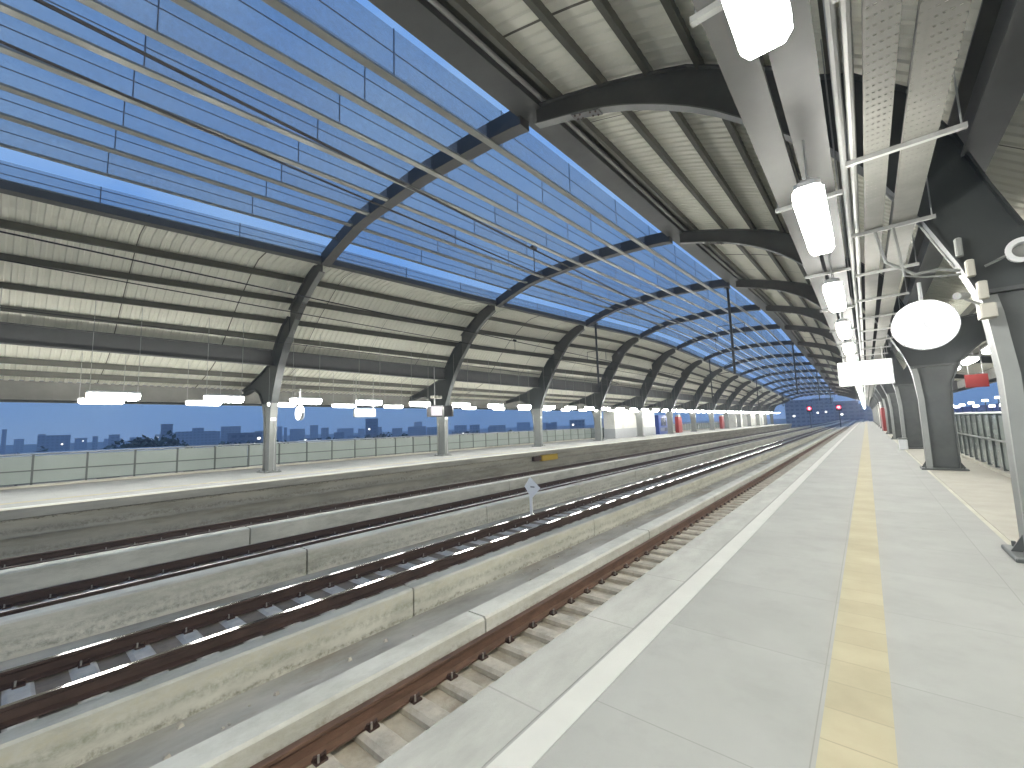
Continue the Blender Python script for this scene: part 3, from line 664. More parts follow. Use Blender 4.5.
tag(MB().tube([(0.05, y, 2.36) for y in YTR], 0.028).tube([(0.12, y, 2.36) for y in YTR], 0.028).build('conduit_pipes', M['galv'], origin=(0.08, 0, 2.36)), 'pair of grey conduit pipes beside the perforated cable trays', 'pipe')
def bracket(x0, x1, y, z, label, grp, ztop):
    t = thing('tray_bracket', label, 'bracket', (x0, y, z), grp)
    MB().box(x0, x1, y - 0.021, y + 0.021, z - 0.042, z - 0.002).build('strut_bar', M['galv'], t)
    for x in (x0 + 0.03, x1 - 0.03): MB().tube([(x, y, z - 0.002), (x, y, ztop)], 0.007, n=5).build('hanger_rod', M['galv'], t)
    return t
for k in range(34):
    y = 2.75 + 2.0 * k
    lab = 'pale steel strut carrying the perforated trays, %s from the camera' % ORD[k] if k < 7 else 'pale steel strut carrying the perforated trays, past the seventh'
    bracket(0.06, 0.82, y, 2.28, lab, 'struts under the perforated trays', 4.0 if k % 1 == 0 else 4)
for k in range(44):
    y = 2.30 - 0.78 + SPL * k if False else 0.98 + SPL * k
    lab = 'grey steel strut carrying the plain trunkings, %s from the camera' % ORD[k] if k < 6 else 'grey steel strut carrying the plain trunkings, past the sixth'
    bracket(-0.57, 0.02, y + 1.42, 2.30, lab, 'struts under the plain trunkings', 4.0)

# ---------------------------------------------------------------- overhead line
def wire(x, z, r, label, sag=0.0):
    mb = MB(); ys = [-6 + 1.5 * i for i in range(98)]
    span = BAY * 3; y_s = 27.3
    def zz(y):
        t = ((y - y_s) / span) % 1.0; return z + 0.6 * min(1, max(0, 0)) - sag * 4 * t * (1 - t)
    tag(mb.tube([(x, y, zz(y)) for y in ys], r, n=6).build('overhead_wire', M['cable'], origin=(x, 0, z)), label, 'cable')
wire(-3.57, 2.64, 0.013, 'upper thick black wire crossing the skylight above the nearest track', 0.03)
wire(-3.57, 2.27, 0.009, 'lower black contact wire crossing the skylight above the nearest track', 0.0)
wire(-7.5, 2.46, 0.011, 'upper thin wire crossing the far canopy above the twin shiny rails', 0.03)
wire(-7.5, 2.12, 0.008, 'lower thin wire crossing the far canopy above the twin shiny rails', 0.0)
wire(-11.55, 2.40, 0.010, 'thin wire just above the dark beam of the far canopy, over the third track', 0.0)
for k, (x, y) in enumerate(((-3.57, 4.9), (-3.57, 14.8), (-3.57, 24.7), (-7.5, 9.2), (-7.5, 19.1))):
    zt, zb = (2.64, 2.27) if x > -5 else (2.46, 2.12)
    mb = MB().tube([(x, y, zb), (x, y, zt)], 0.006, n=5).tube([(x, y - 0.05, zt), (x, y + 0.05, zt)], 0.03, n=8)
    lab = ['small wire dropper with round clamp in front of the skylight, nearest to the camera', 'second wire dropper over the nearest track', 'third wire dropper over the nearest track', 'first wire dropper over the twin shiny rails', 'second wire dropper over the twin shiny rails'][k]
    tag(mb.build('wire_dropper', M['cable'], origin=(x, y, zb)), lab, 'dropper', 'wire droppers')
def drop_post(x, n, lab):
    y = Y0 + BAY * n + 0.3; zt = warp(rib_bot(x - XC), y) + 0.05; s = -1 if x > -10 else 1
    t = thing('catenary_drop_post', lab, 'post', (x, y, zt), 'hanging catenary posts')
    MB().tube([(x, y, zt), (x, y, 2.7)], 0.075, n=8).build('post', M['steel_col'], t)
    MB().rbox(x - 0.16, x + 0.16, y - 0.16, y + 0.16, zt - 0.06, zt, 0.01).build('mount_plate', M['steel'], t)
    zc = 2.7 + (zt - 2.7) * 0.56
    mb = MB().tube([(x - 0.75, y - 0.1, zc), (x + 0.75, y - 0.1, zc)], 0.022, n=6)
    for xx in (x - 0.75, x + 0.75): mb.tube([(xx, y - 0.1, zc), (xx, y - 0.1, zc - 0.75)], 0.018, n=6)
    mb.build('cross_arm', M['steel'], t)
    mb = MB().tube([(x, y, 2.85), (x + s * 1.6, y, 2.75)], 0.02, n=6).tube([(x, y, 3.5), (x + s * 1.6, y, 2.75)], 0.016, n=6)
    mb.build('cantilever', M['steel'], t)
PW = {2: 'third', 5: 'sixth', 8: 'ninth', 11: 'twelfth'}
for n in (2, 5, 8, 11):
    drop_post(-5.75, n, 'grey post hanging from the near end of the %s skylight rib' % PW[n])
    drop_post(-14.75, n, 'grey post hanging from the far end of the %s skylight rib' % PW[n])

# ---------------------------------------------------------------- fences
def fence(x, y, side, label, grp, L=BAY, npan=7, hgt=1.2):
    t = thing('platform_fence', label, 'fence', (x, y, -1.6), grp)
    sp = L / npan; pwid = 0.03 if side < 0 else 0.016
    z0 = -1.5
    MB().box(x - 0.08, x + 0.08, y, y + L - 0.004, -1.597, z0 - 0.0).build('kerb', M['edge'], t)
    MB().box(x - 0.012, x + 0.012, y + 0.01, y + L - 0.01, z0 + 0.05, -1.6 + hgt - 0.06).build('panel', M['frost'], t)
    for k in range(npan):
        MB().box(x - 0.045, x + 0.045, y + sp * k - pwid + 0.05, y + sp * k + pwid + 0.05, z0, -1.6 + hgt - 0.03).build('post', M['post'], t)
    MB().tube([(x, y, -1.6 + hgt), (x, y + L - 0.003, -1.6 + hgt)], 0.035).build('top_rail', M['rail_hand'], t)
    if side < 0:
        MB().box(x - 0.03, x + 0.03, y, y + L - 0.003, -1.02, -0.975).build('mid_rail', M['post'], t)
        MB().box(x - 0.025, x + 0.025, y, y + L - 0.003, z0 + 0.03, z0 + 0.06).build('bottom_rail', M['post'], t)
    else:
        MB().tube([(x - 0.16, y, -0.72), (x - 0.16, y + L - 0.003, -0.72)], 0.028).build('hand_rail', M['post'], t)
    return t
fl = 'frosted panel fence of the %s platform, %s bay from the camera'
proto = None
for n in range(-1, 14):
    y = Y0 + BAY * (n - 1) + 0.25
    if 41 < y + 2 < 54 and False: continue
    lab = 'frosted panel fence behind the far platform, %s bay from the left' % ORD[n] if 0 <= n < 6 else ('frosted panel fence behind the far platform, left of the picture' if n < 0 else 'frosted panel fence behind the far platform, past the sixth bay')
    if proto is None: proto = fence(-23.55, y, -1, lab, 'fence bays of the far platform')
    else:
        o = copy_tree(proto, (-23.55, y, -1.6)); o['label'] = lab
proto = None
for n in range(0, 14):
    y = Y0 + BAY * (n - 0.5)
    lab = 'tall frosted panel fence behind the near columns, %s bay from the camera' % ORD[n] if n < 4 else 'tall frosted panel fence behind the near columns, past the fourth bay'
    if proto is None: proto = fence(2.55, y, 1, lab, 'fence bays of the near platform', npan=11, hgt=1.55)
    else:
        o = copy_tree(proto, (2.55, y, -1.6)); o['label'] = lab

# ---------------------------------------------------------------- clock, signs, monitor, cameras
def clock(x, y, z, rad, lab, ztop, turn=0.0):
    t = thing('platform_clock', lab, 'clock', (x, y, z))
    MB().disc((x, y - 0.06, z), 1, rad, 0.12).build('case', M['signwhite'], t)
    for s in (-1, 1):
        yy = y - 0.072 if s < 0 else y + 0.062
        f = MB().disc((x, yy, z), 1, rad * 0.965, 0.01).build('face', M['face'], t)
        mb = MB(); yb = yy - 0.004 if s < 0 else yy + 0.012
        for a, l, w in ((R(5), rad * 0.62, 0.016), (R(150), rad * 0.45, 0.02)):
            dx, dz = math.sin(a), math.cos(a)
            mb.quadstrip([[(x + dx * q + dz * w * k, yq, z + dz * q - dx * w * k) for q, k in ((-0.05, -1), (-0.05, 1), (l, 0.6), (l, -0.6))] for yq in (yb - 0.002, yb + 0.002)])
        for k in range(12):
            a = k * math.pi / 6; dx, dz = math.sin(a), math.cos(a)
            mb.quadstrip([[(x + dx * q + dz * w2, yq, z + dz * q - dx * w2) for q, w2 in ((rad * 0.82, -0.006), (rad * 0.82, 0.006), (rad * 0.92, 0.006), (rad * 0.92, -0.006))] for yq in (yb - 0.002, yb + 0.002)])
        mb.build('clock_hands', M['faint'], t)
    MB().tube([(x, y, z + rad * 0.98), (x, y, ztop)], 0.028).build('hanging_pole', M['signwhite'], t)
    return t
clock(0.90, 10.0, 1.50, 0.425, 'large round white lit clock hanging over the near platform', 2.25)
clock(-18.2, 7.9, 0.88, 0.30, 'small round white clock hanging over the far platform right of the nearest grey column', 1.9)

t = thing('lightbox_sign', 'blank white lit rectangular sign hanging over the near platform', 'sign', (0.09, 18.5, 0.98))
sx0, sx1, sz0, sz1, sy = -0.60, 0.78, 1.04, 1.80, 18.5
MB().rbox(sx0 - 0.03, sx1 + 0.03, sy - 0.09, sy + 0.09, sz0 - 0.03, sz1 + 0.03, 0.02).build('case', M['housing'], t)
for yy in (sy - 0.098, sy + 0.092): MB().box(sx0, sx1, yy, yy + 0.006, sz0, sz1).build('sign_face', M['face'], t)
for xx in (sx0 + 0.15, sx0 + 0.45, sx1 - 0.2): MB().tube([(xx, sy, sz1 + 0.03), (xx, sy, 2.4)], 0.022, n=6).build('hanger_rod', M['galv'], t)

t = thing('hanging_sign', 'small pale framed sign hanging from two rods under the far platform lamps', 'sign', (-18.2, 10.95, 0.65))
MB().rbox(-18.26, -18.14, 10.35, 11.45, 0.70, 1.08, 0.01).build('sign_board', M['cover'], t)
MB().box(-18.137, -18.13, 10.45, 11.35, 0.80, 1.0).build('sign_face', M['tray_plain'], t)
for yy in (10.45, 11.35): MB().tube([(-18.2, yy, 1.08), (-18.2, yy, 2.6)], 0.016, n=6).build('hanger_rod', M['galv'], t)

t = thing('platform_monitor', 'boxy black monitor with white screen hanging before the second grey column', 'monitor', (-18.6, 16.0, 0.75))
MB().rbox(-18.72, -18.4, 15.0, 15.9, 0.72, 1.36, 0.02).build('monitor_case', M['black'], t)
MB().box(-18.396, -18.39, 15.06, 15.84, 0.78, 1.30).build('screen', M['screen'], t)
MB().rbox(-18.70, -18.0, 16.25, 16.35, 0.72, 1.36, 0.01).build('side_screen', M['black'], t)
MB().tube([(-18.56, 15.45, 1.36), (-18.56, 15.45, 3.6)], 0.03, n=6).build('hanging_pole', M['galv'], t)
for yy in (15.25, 15.5, 15.75): MB().rbox(-18.62, -18.35, yy - 0.07, yy + 0.07, 1.75, 1.9, 0.02).build('spotlight', M['beige'], t)

t = thing('loudspeaker', 'pale round horn loudspeaker beside the column at the right picture edge', 'loudspeaker', (1.42, 7.0, 1.70))
ring = []
for yy, rr in ((7.0, 0.10), (6.86, 0.125), (6.84, 0.135), (6.84, 0.085), (6.92, 0.075)):
    ring.append([(1.44 + rr * math.cos(k * math.pi / 12), yy, 1.70 + rr * math.sin(k * math.pi / 12)) for k in range(24)])
MB().quadstrip(ring, caps=False).build('horn', M['signwhite'], t, smooth=False)
MB().disc((1.44, 6.925, 1.70), 1, 0.078, 0.01, n=24).build('speaker_grille', M['tray_plain'], t)
MB().tube([(1.36, 6.93, 1.70), (1.17, 6.96, 1.62)], 0.015, n=6).build('mounting_arm', M['steel_lt'], t)

t = thing('junction_box', 'cream junction box with conduit fixed on the edge of the nearest near-platform column', 'box', (1.06, 6.98, 1.0))
MB().rbox(1.06, 1.19, 6.80, 6.98, 1.02, 1.18, 0.015).build('box', M['beige'], t)
MB().rbox(1.08, 1.16, 6.88, 6.97, 1.25, 1.45, 0.012).build('conduit_cover', M['beige'], t)
MB().rbox(0.97, 1.03, 6.98, 7.06, 1.80, 2.02, 0.012).build('conduit_cover', M['cover'], t)
MB().rbox(1.02, 1.09, 6.9, 7.0, 1.53, 1.72, 0.012).build('conduit_cover', M['beige'], t)
MB().tube([(0.98, 6.95, 1.62), (0.80, 6.95, 1.68), (0.6, 6.9, 1.66), (0.35, 6.8, 1.85), (0.28, 6.75, 2.27)], 0.018, n=6).tube([(0.98, 6.97, 1.58), (0.7, 6.9, 1.60), (0.5, 6.8, 1.64), (0.45, 6.75, 2.27)], 0.014, n=6).build('flexible_conduit', M['cover'], t)
t = thing('bullet_camera', 'small grey camera on an arm below the junction box of the nearest near-platform column', 'camera', (0.98, 6.9, 1.15))
MB().tube([(0.90, 6.80, 1.30), (1.0, 6.98, 1.32)], 0.04, n=10).build('camera_body', M['galv'], t)
MB().tube([(0.98, 6.94, 1.28), (1.1, 6.98, 1.2)], 0.014, n=6).build('camera_arm', M['galv'], t)

# track marker, yellow box
t = thing('track_marker', 'white diamond marker sign on a short post between the middle tracks', 'sign', (-8.75, 11.3, -2.93))
px, py = -8.75, 11.3
MB().box(px - 0.045, px + 0.045, py - 0.025, py + 0.025, -2.93, -1.98).build('post', M['signwhite'], t)
dm = [(px + 0.02, -1.66), (px + 0.42, -2.0), (px + 0.06, -2.36), (px - 0.22, -1.98)]
MB().quadstrip([[(x, yy, z) for x, z in dm] for yy in (py - 0.045, py - 0.028)]).build('sign_board', M['signwhite'], t)
MB().box(px + 0.03, px + 0.20, py - 0.05, py - 0.047, -2.0, -1.96).build('mark', M['steel_lt'], t)
t = thing('equipment_box', 'yellow equipment box fixed under the edge of the far platform', 'box', (PLE, 22.8, -2.3))
MB().rbox(PLE - 0.12, PLE + 0.12, 22.1, 23.9, -2.22, -1.86, 0.03).build('box', M['yellowbox'], t)
MB().rbox(PLE - 0.12, PLE + 0.08, 21.3, 22.08, -2.16, -1.9, 0.02).build('end_box', M['clip'], t)

# far platform: stair enclosure, cabinets
t = thing('stair_enclosure', 'white stair enclosure with grey base standing on the far platform', 'wall', (-21.4, 48, -1.6))
MB().box(-22.4, -21.1, 42.6, 54.0, -0.55, 1.42).build('wall', M['stairwall'], t)
MB().box(-22.44, -21.06, 42.56, 54.04, -1.597, -0.552).build('wall_base', M['stairbase'], t)
MB().box(-22.44, -21.06, 42.56, 54.04, 1.422, 1.5).build('coping', M['signwhite'], t)
t = thing('vending_machine', 'dark blue vending machine beside the white stair enclosure on the far platform', 'vending machine', (-21.2, 57, -1.6))
MB().rbox(-22.0, -21.0, 55.2, 58.4, -1.597, 0.95, 0.03).build('cabinet', M['blue'], t)
MB().box(-20.997, -20.98, 55.9, 57.7, -0.5, 0.55).build('glass_front', M['win'], t)
MB().box(-20.997, -20.985, 55.5, 58.1, -1.2, -0.75).build('front_panel', M['bld'][0], t)
for y, lab in ((62.4, 'tall red fire cabinet on the far platform behind the sixth column'), (86.5, 'red fire cabinet in the distance on the far platform')):
    t = thing('fire_cabinet', lab, 'cabinet', (-21, y, -1.6), 'red cabinets')
    MB().rbox(-21.4, -20.9, y, y + 1.5, -1.597, 0.7, 0.03).build('cabinet', M['redpaint'], t)
    MB().box(-20.897, -20.885, y + 0.2, y + 1.3, -0.2, 0.5).build('door', M['redpaint'], t)
    MB().rbox(-21.4, -20.9, y + 0.3, y + 1.2, 0.702, 0.95, 0.03).build('lamp_top', M['beige'], t)
for k, (y, l) in enumerate(((98, 6), (110, 8), (124, 7))):
    t = thing('platform_room', 'pale small room standing at the far end of the far platform, %s from the camera' % ORD[k], 'room', (-21.5, y, -1.6), 'rooms at the end of the far platform')
    MB().box(-22.6, -21.0, y, y + l, -1.597, 1.2).build('wall', M['stairwall'], t)
    MB().box(-20.997, -20.97, y + 1.2, y + 2.3, -1.59, 0.5).build('door', M['stairbase'], t)
# near platform: red cabinet and lit panel far away
t = thing('fire_cabinet', 'red cabinet standing past the third column on the near platform', 'cabinet', (1.3, 62, -1.6), 'red cabinets')
MB().rbox(1.15, 1.9, 55, 60.5, -1.597, 0.7, 0.03).build('cabinet', M['redpaint'], t)
MB().box(1.135, 1.147, 56, 58.5, -1.2, 0.4).build('door', M['redpaint'], t)
t = thing('stair_enclosure', 'pale enclosure on the near platform behind the red cabinet', 'wall', (2, 70, -1.6))
MB().box(1.3, 2.3, 64, 84, -1.597, 1.4).build('wall', M['stairwall'], t)
MB().box(1.26, 2.34, 63.96, 84.04, 1.402, 1.48).build('coping', M['signwhite'], t)
t = thing('hanging_sign', 'red rectangular sign hanging under the eave behind the near fence', 'sign', (2.8, 20, 0.75))
MB().box(2.56, 3.08, 20.0, 20.05, 0.78, 1.2).build('sign_board', M['redpaint'], t)
for xx in (2.66, 2.98): MB().tube([(xx, 20.02, 1.2), (xx, 20.02, 2.4)], 0.012, n=6).build('hanger_rod', M['galv'], t)
t = thing('hanging_sign', 'dark rectangular sign hanging under the eave left of the red sign', 'sign', (2.8, 24, 0.75))
MB().box(2.4, 2.85, 24.0, 24.06, 0.85, 1.25).build('sign_board', M['black'], t)
for xx in (2.5, 2.78): MB().tube([(xx, 24.02, 1.25), (xx, 24.02, 2.4)], 0.012, n=6).build('hanger_rod', M['galv'], t)
t = thing('litter_bin', 'small white box at the foot of the third near column', 'box', (1.1, 26.6, -1.6))
MB().rbox(1.02, 1.32, 26.2, 26.5, -1.597, -1.15, 0.03).build('box', M['signwhite'], t)
MB().rbox(1.0, 1.34, 26.18, 26.52, -1.148, -1.08, 0.02).build('lid', M['steel_lt'], t)

# railway signals beyond the platform ends
for x, lab in ((-12.0, 'left one of two red railway signals glowing beyond the platform end'), (-5.5, 'right one of two red railway signals glowing beyond the platform end')):
    y = 143.0
    t = thing('railway_signal', lab, 'signal', (x, y, -2.9), 'red railway signals')
    MB().tube([(x, y, -2.9), (x, y, 3.2)], 0.09).build('mast', M['steel'], t)
    hd = MB().rbox(x - 0.62, x + 0.62, y - 0.25, y - 0.1, 1.45, 3.1, 0.05).build('signal_head', M['black'], t)
    MB().disc((x, y - 0.28, 2.4), 1, 0.55, 0.02, n=24).build('lens_halo', M['red'], hd)  # wide glowing disc: the signal's halo given a surface around its core
    MB().disc((x, y - 0.29, 2.4), 1, 0.26, 0.008, n=24).build('lens_core', M['redcore'], hd)
    MB().disc((x, y - 0.27, 1.85), 1, 0.15, 0.015, n=24).build('dark_lens', M['clip'], hd)

# ---------------------------------------------------------------- the city
def az(deg, dist): a = R(deg); return (-math.sin(a) * dist, math.cos(a) * dist)
F = 422.37
fw = Vector((-math.sin(0.693966) * math.cos(0.101719), math.cos(0.693966) * math.cos(0.101719), math.sin(0.101719)))
rt = Vector((math.cos(0.693966), math.sin(0.693966), 0)); up = rt.cross(fw)
cr, sr = math.cos(0.0335067), math.sin(0.0335067)
rt2 = cr * rt - sr * up; up2 = sr * rt + cr * up
def view(x, y):
    d = fw + rt2 * ((x - 512) / F) - up2 * ((y - 384) / F); return d / math.hypot(d.x, d.y)
def building(x0, x1, ytop, dist, mi, label, floors=None, lit=0.0, crown=0):
    a = view(x0, ytop) * dist; b = view(x1, ytop) * dist; mid = view((x0 + x1) / 2, ytop) * dist
    w = (a - b).to_2d().length; zt = mid.z; h = zt + 14; dpt = max(8, min(w * 0.6, 30))
    t = thing('city_building', label, 'building', (0, 0, -14))
    ang = math.atan2(mid.y, mid.x)
    t.location = (mid.x, mid.y, -14 + H); t.rotation_euler = (0, 0, ang)
    # local: x away from the camera, y across
    ORG[t.name] = (0, 0, 0)
    m = M['bld'][mi]
    mb = MB().box(0, dpt, -w / 2, w / 2, 0, h)
    mb.box(-0.3, dpt + 0.3, -w / 2 - 0.3, w / 2 + 0.3, h + 0.002, h + 0.9)
    if crown:
        mb.box(dpt * 0.3, dpt * 0.7, -w * 0.2, w * 0.1, h + 0.902, h + crown)
    mb.build('wall', m, t)
    if lit:
        mb = MB()
        for (fy, fz) in lit: mb.box(-0.5, -0.13, fy * w - 0.7, fy * w + 0.7, fz * h - 0.6, fz * h + 0.6)
        mb.build('lit_window', M['citylamp'], t)
    return t
building(38, 71, 436, 700, 0, 'wide hazy block at the far left of the skyline with one bright lamp', lit=[(-0.25, 0.55)])
building(2, 7, 430, 900, 2, 'thin hazy tower at the left picture edge')
building(104, 122, 439, 1100, 1, 'low pale hazy building on the skyline left of the tree clump')
building(161, 173, 425, 520, 2, 'slim dark tower rising right of the tree clump')
building(176, 216, 432, 620, 0, 'long hazy block right of the slim dark tower', crown=5)
building(221, 241, 427, 680, 0, 'tall hazy block left of the nearest grey column', crown=0)
building(228, 262, 434, 330, 2, 'dark low block just left of the nearest grey column', lit=[(-0.42, 0.8)])
building(284, 287, 428, 900, 2, 'thin mast-like tower just right of the nearest grey column')
building(300, 322, 439, 500, 1, 'low lit building right of the nearest grey column', lit=[(-0.3, 0.9), (0.25, 0.9)])
building(334, 344, 433, 600, 2, 'small dark block left of the dark tower under the hanging sign')
building(347, 360, 436, 800, 0, 'low hazy block left of the dark tower under the hanging sign')
building(365.5, 378, 419.5, 480, 2, 'dark square tower under the hanging pale sign', crown=0, lit=[(0.2, 0.62)])
building(392, 402, 429, 850, 0, 'small hazy block right of the dark square tower')
building(408, 426, 427, 700, 1, 'hazy block left of the second grey column')
building(452, 480, 432, 500, 3, 'long low pale building right of the second grey column', lit=[(0.1, 0.85)])
building(488, 496, 427.5, 700, 2, 'small dark block midway between second and third grey columns')
building(546, 556, 424, 600, 2, 'dark block right of the third grey column')
building(570, 584, 421, 420, 0, 'hazy building left of the fourth grey column', lit=[(0.3, 0.8)])
building(606, 616, 420, 420, 2, 'dark building right of the fourth grey column')
rb = random.Random(11)
xx = 14.0
while xx < 620:
    wv = rb.uniform(5, 17); hy = 444 - xx * 0.0335 - rb.choice((2, 3, 3, 4, 4, 5, 8))
    o = building(xx, xx + wv, hy, rb.uniform(620, 1150), rb.choice((0, 1, 1, 3)), 'low hazy building in the distant skyline beyond the far fence', lit=[(rb.uniform(-.3, .3), 0.8)] if rb.random() < 0.2 else 0)
    o['group'] = 'low hazy buildings of the skyline'
    xx += wv + rb.uniform(2, 16)
# far end of the line: dark blue masses beyond the platforms
building(784, 812, 401, 430, 0, 'dusky building beyond the end of the far platform', lit=[(0.2, 0.55)])
building(812, 833, 399, 500, 0, 'dusky building beyond the tracks, between the two red signals', lit=[(-0.1, 0.6), (0.3, 0.58)])
building(833, 858, 402, 460, 2, 'dusky building beyond the tracks, below the right red signal', lit=[(0.2, 0.6)])
building(858, 900, 404, 420, 2, 'dusky building beyond the end of the near platform')
# lamps of a yard right of the near platform
t = thing('train_shed', 'long purple-grey shed with bright lamps beyond the near fence', 'building', (40, 260, -14))
MB().box(30, 95, 250, 300, -14, -1.2).build('wall', M['bld'][3], t)
MB().quadstrip([[(28, yy, -1.19), (97, yy, -1.19), (97, yy, 1.8), (62, yy, 4.6), (28, yy, 1.8)] for yy in (248, 302)]).build('roof', M['shed'], t)
for k, (x, y) in enumerate(((951, 405.5), (957, 407), (962, 405), (971, 403), (976, 406), (985, 400.5), (992, 406), (998, 397.5), (1003, 405))):
    d = view(x, y) * (225 - 3 * k)
    o = thing('yard_lamp', 'white yard lamp on a thin mast beyond the near fence, %s from the left' % ORD[k], 'lamp', (d.x, d.y, -14), 'yard lamps')
    MB().tube([(d.x, d.y, -14), (d.x, d.y, d.z - 0.3)], 0.15, n=6).build('mast', M['steel'], o)
    MB().rbox(d.x - 0.7, d.x + 0.7, d.y - 0.3, d.y + 0.3, d.z - 0.3, d.z + 0.35, 0.1).build('lamp_head', M['spot'], o)

# trees: clumps of small leaf faces on tapered trunks
def tree(x, y, h, r, label, seed):
    rnd = random.Random(seed)
    t = thing('city_tree', label, 'tree', (x, y, -14), 'trees behind the far platform fence')
    MB().tube([(x, y, -14), (x + 0.2, y, -14 + h * 0.35), (x, y + 0.2, -14 + h * 0.75)], r * 0.09, r2=r * 0.03).build('trunk', M['bark'], t)
    mb = MB(); lobes = []
    for i in range(16):
        a = rnd.uniform(0, 6.28); q = rnd.uniform(0, 1) ** 0.5 * r * 0.75
        lobes.append((x + math.cos(a) * q, y + math.sin(a) * q, -14 + h * rnd.uniform(0.42, 0.90) - q * 0.25, r * rnd.uniform(0.25, 0.42)))
    for (cx, cy, cz, cr_) in lobes:
        for i in range(120):
            v = Vector((rnd.gauss(0, 1), rnd.gauss(0, 1), rnd.gauss(0, 1))).normalized() * cr_ * rnd.uniform(0.5, 1.12)
            c = Vector((cx, cy, cz)) + v
            a = Vector((rnd.uniform(-1, 1), rnd.uniform(-1, 1), rnd.uniform(-1, 1))).normalized(); b = a.cross(v.normalized() if v.length else Vector((0, 0, 1))).normalized()
            s = r * rnd.uniform(0.05, 0.11); k = len(mb.v)
            mb.v += [tuple(c - a * s), tuple(c + b * s * 0.6), tuple(c + a * s), tuple(c - b * s * 0.6)]
            mb.f.append((k, k + 1, k + 2, k + 3)); mb.mi.append(0)
    mb.build('crown', M['leaf'], t)
tl = ['leftmost dark tree of the clump behind the far fence', 'tall dark tree in the middle of the clump behind the far fence', 'dark tree right of the tallest in the clump behind the far fence', 'dark tree below the slim tower behind the far fence', 'low dark tree at the right end of the clump behind the far fence']
for k, (px_, yt, dd, rr) in enumerate(((122, 447, 150, 7), (138, 439, 150, 9), (152, 438, 156, 9), (167, 441, 150, 8), (180, 446, 150, 6))):
    d = view(px_, yt) * dd; tree(d.x, d.y, d.z + 14, rr, tl[k], k + 3)
for k, (px_, yt, dd, rr, lab) in enumerate(((238, 443, 170, 8, 'dark low tree left of the nearest grey column'), (252, 442, 175, 8, 'dark low tree touching the nearest grey column'), (335, 437, 190, 7, 'dark tree under the small hanging clock at right'), (392, 432, 200, 8, 'dark tree right of the dark square tower'), (468, 432, 200, 8, 'dark tree between second and third grey columns'))):
    d = view(px_, yt) * dd; tree(d.x, d.y, d.z + 14, rr, lab, k + 30)
# strip of far-off wood along the horizon
mb = MB(); rnd = random.Random(5)
for i in range(5200):
    a = rnd.uniform(20, 100); dd = rnd.uniform(230, 330); x, y = az(a, dd); s = rnd.uniform(0.8, 2.2)
    zt = -6.5 + 2.6 * math.sin(a * 1.3) + 1.6 * math.sin(a * 4.1) + rnd.uniform(-5, 0.6)
    v = Vector((rnd.uniform(-1, 1), rnd.uniform(-1, 1), rnd.uniform(-.6, .6))).normalized() * s; u = v.cross(Vector((rnd.uniform(-1, 1), rnd.uniform(-1, 1), 1))).normalized() * s * 0.7
    c = Vector((x, y, zt)); k = len(mb.v)
    mb.v += [tuple(c - v), tuple(c + u), tuple(c + v), tuple(c - u)]; mb.f.append((k, k + 1, k + 2, k + 3)); mb.mi.append(0)
tag(mb.build('far_wood', M['leaf']), kind='stuff')
# houses just behind the fence
for k, (px_, yt, dd, ww, lab) in enumerate(((110, 450.5, 70, 15, 'pale metal roof of a house seen above the far fence, below the tree clump'), (30, 455, 75, 18, 'pale house roof above the far fence at the left picture edge'), (240, 447, 80, 12, 'pale house roof above the far fence left of the nearest grey column'), (330, 440, 110, 14, 'pale lit house roof above the far fence under the small clock'))):
    d = view(px_, yt) * dd
    t = thing('house', lab, 'house', (0, 0, 0)); t.location = (d.x, d.y, -14 + H); t.rotation_euler = (0, 0, math.atan2(d.y, d.x)); hh = d.z + 14
    ORG[t.name] = (0, 0, 0)
    MB().box(0.5, 9.5, -ww / 2 + 0.4, ww / 2 - 0.4, 0, hh - 1.9).build('wall', M['bld'][3], t)
    MB().quadstrip([[(0, yy, hh - 1.9), (5, yy, hh), (10, yy, hh - 1.9), (10, yy, hh - 1.8), (5, yy, hh + 0.12), (0, yy, hh - 1.8)] for yy in (-ww / 2, ww / 2)]).build('roof', M['roofing'], t)
    MB().box(0.40, 0.497, -1.0, 1.0, hh - 4.4, hh - 2.9).build('window', M['win'], t)

hz = bpy.data.materials.new('haze_air'); hz.use_nodes = True
_n = hz.node_tree.nodes; _n.clear(); _o = _n.new('ShaderNodeOutputMaterial'); _v = _n.new('ShaderNodeVolumePrincipled')
_v.inputs['Color'].default_value = (0.80, 0.87, 1.0, 1); _v.inputs['Density'].default_value = 0.0009; _v.inputs['Anisotropy'].default_value = 0.0
hz.node_tree.links.new(_v.outputs[0], _o.inputs['Volume'])
tag(MB().box(-1250, 420, -60, 1250, -15.2, 75).build('haze', hz), kind='stuff')
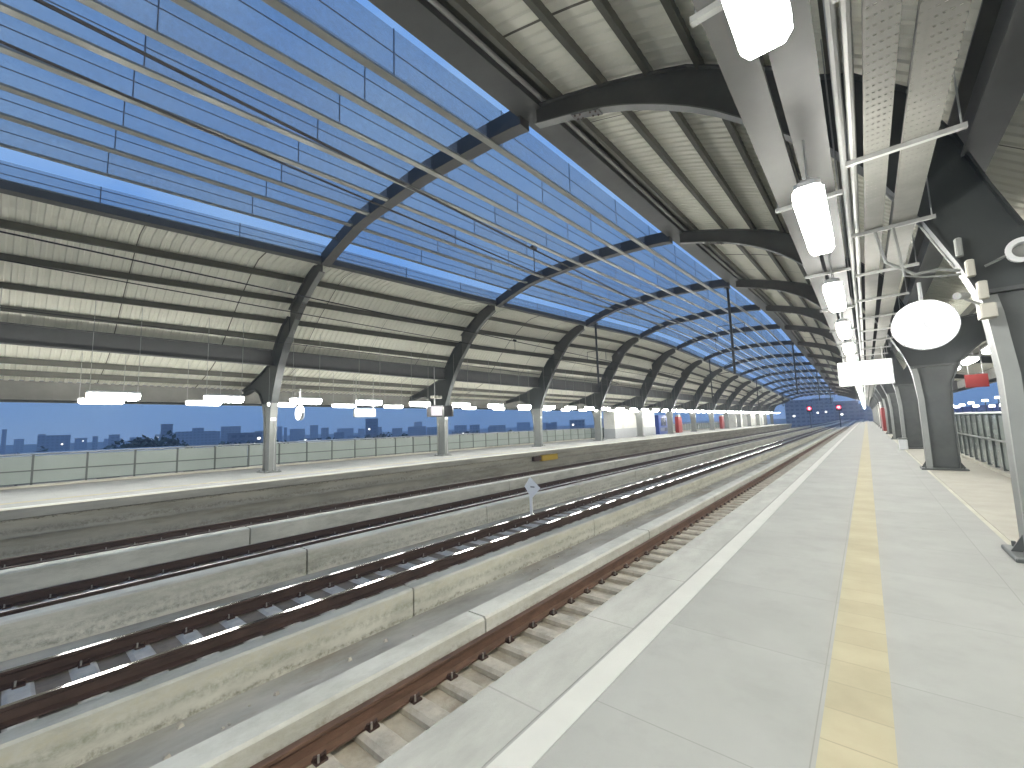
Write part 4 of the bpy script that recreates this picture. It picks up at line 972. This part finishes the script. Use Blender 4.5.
# ---------------------------------------------------------------- world, sun, camera, render settings
w = bpy.data.worlds.new('World'); SC.world = w; w.use_nodes = True
nt = w.node_tree; bg = nt.nodes['Background']
sky = nt.nodes.new('ShaderNodeTexSky'); sky.sky_type = 'NISHITA'; sky.sun_disc = False
SUN_E, SUN_R = R(8.0), R(135)
sky.sun_elevation = SUN_E; sky.sun_rotation = SUN_R; sky.air_density = 1.0; sky.dust_density = 0.0; sky.ozone_density = 4.0
mxs = nt.nodes.new('ShaderNodeMix'); mxs.data_type = 'RGBA'; mxs.blend_type = 'MIX'; mxs.inputs[0].default_value = 0.85
nt.links.new(sky.outputs[0], mxs.inputs[6]); 
tcw = nt.nodes.new('ShaderNodeTexCoord'); mpw = nt.nodes.new('ShaderNodeMapping'); mpw.inputs['Scale'].default_value = (1, 1, 2.2); nt.links.new(tcw.outputs['Generated'], mpw.inputs[0])
nzw = nt.nodes.new('ShaderNodeTexNoise'); nzw.inputs['Scale'].default_value = 2.4; nzw.inputs['Detail'].default_value = 6; nzw.inputs['Roughness'].default_value = 0.55; nt.links.new(mpw.outputs[0], nzw.inputs['Vector'])
crw = nt.nodes.new('ShaderNodeValToRGB'); nt.links.new(nzw.outputs['Fac'], crw.inputs[0])      # thin dusk cloud veil
crw.color_ramp.elements[0].position = 0.35; crw.color_ramp.elements[0].color = (1.9, 4.2, 9.3, 1)
crw.color_ramp.elements[1].position = 0.70; crw.color_ramp.elements[1].color = (3.8, 6.1, 9.8, 1)
nt.links.new(crw.outputs[0], mxs.inputs[7])
nt.links.new(mxs.outputs[2], bg.inputs[0]); bg.inputs[1].default_value = 0.10
sl = bpy.data.lights.new('sun', 'SUN'); sl.energy = 0.02; sl.angle = R(0.5); sl.color = (1, 0.9, 0.8)
so = bpy.data.objects.new('sun', sl); COL.objects.link(so)
sd = Vector((math.sin(SUN_R) * math.cos(SUN_E), math.cos(SUN_R) * math.cos(SUN_E), math.sin(SUN_E)))
so.rotation_euler = sd.to_track_quat('Z', 'Y').to_euler(); so.location = (0, 0, 40)

cam = bpy.data.cameras.new('camera'); co = bpy.data.objects.new('camera', cam); COL.objects.link(co)
cam.sensor_width = 36; cam.lens = F / 1024 * 36; cam.clip_start = 0.05; cam.clip_end = 20000
rm = Matrix((rt2, up2, -fw)).transposed().to_4x4(); rm.translation = (0, 0, H)
co.matrix_world = rm
SC.camera = co
SC.view_settings.view_transform = 'Standard'; SC.view_settings.look = 'None'; SC.view_settings.exposure = 0; SC.view_settings.gamma = 1
SC.render.engine = 'CYCLES'
SC.cycles.use_denoising = True
SC.cycles.max_bounces = 6; SC.cycles.diffuse_bounces = 4; SC.cycles.transparent_max_bounces = 16
SC.cycles.sample_clamp_indirect = 6
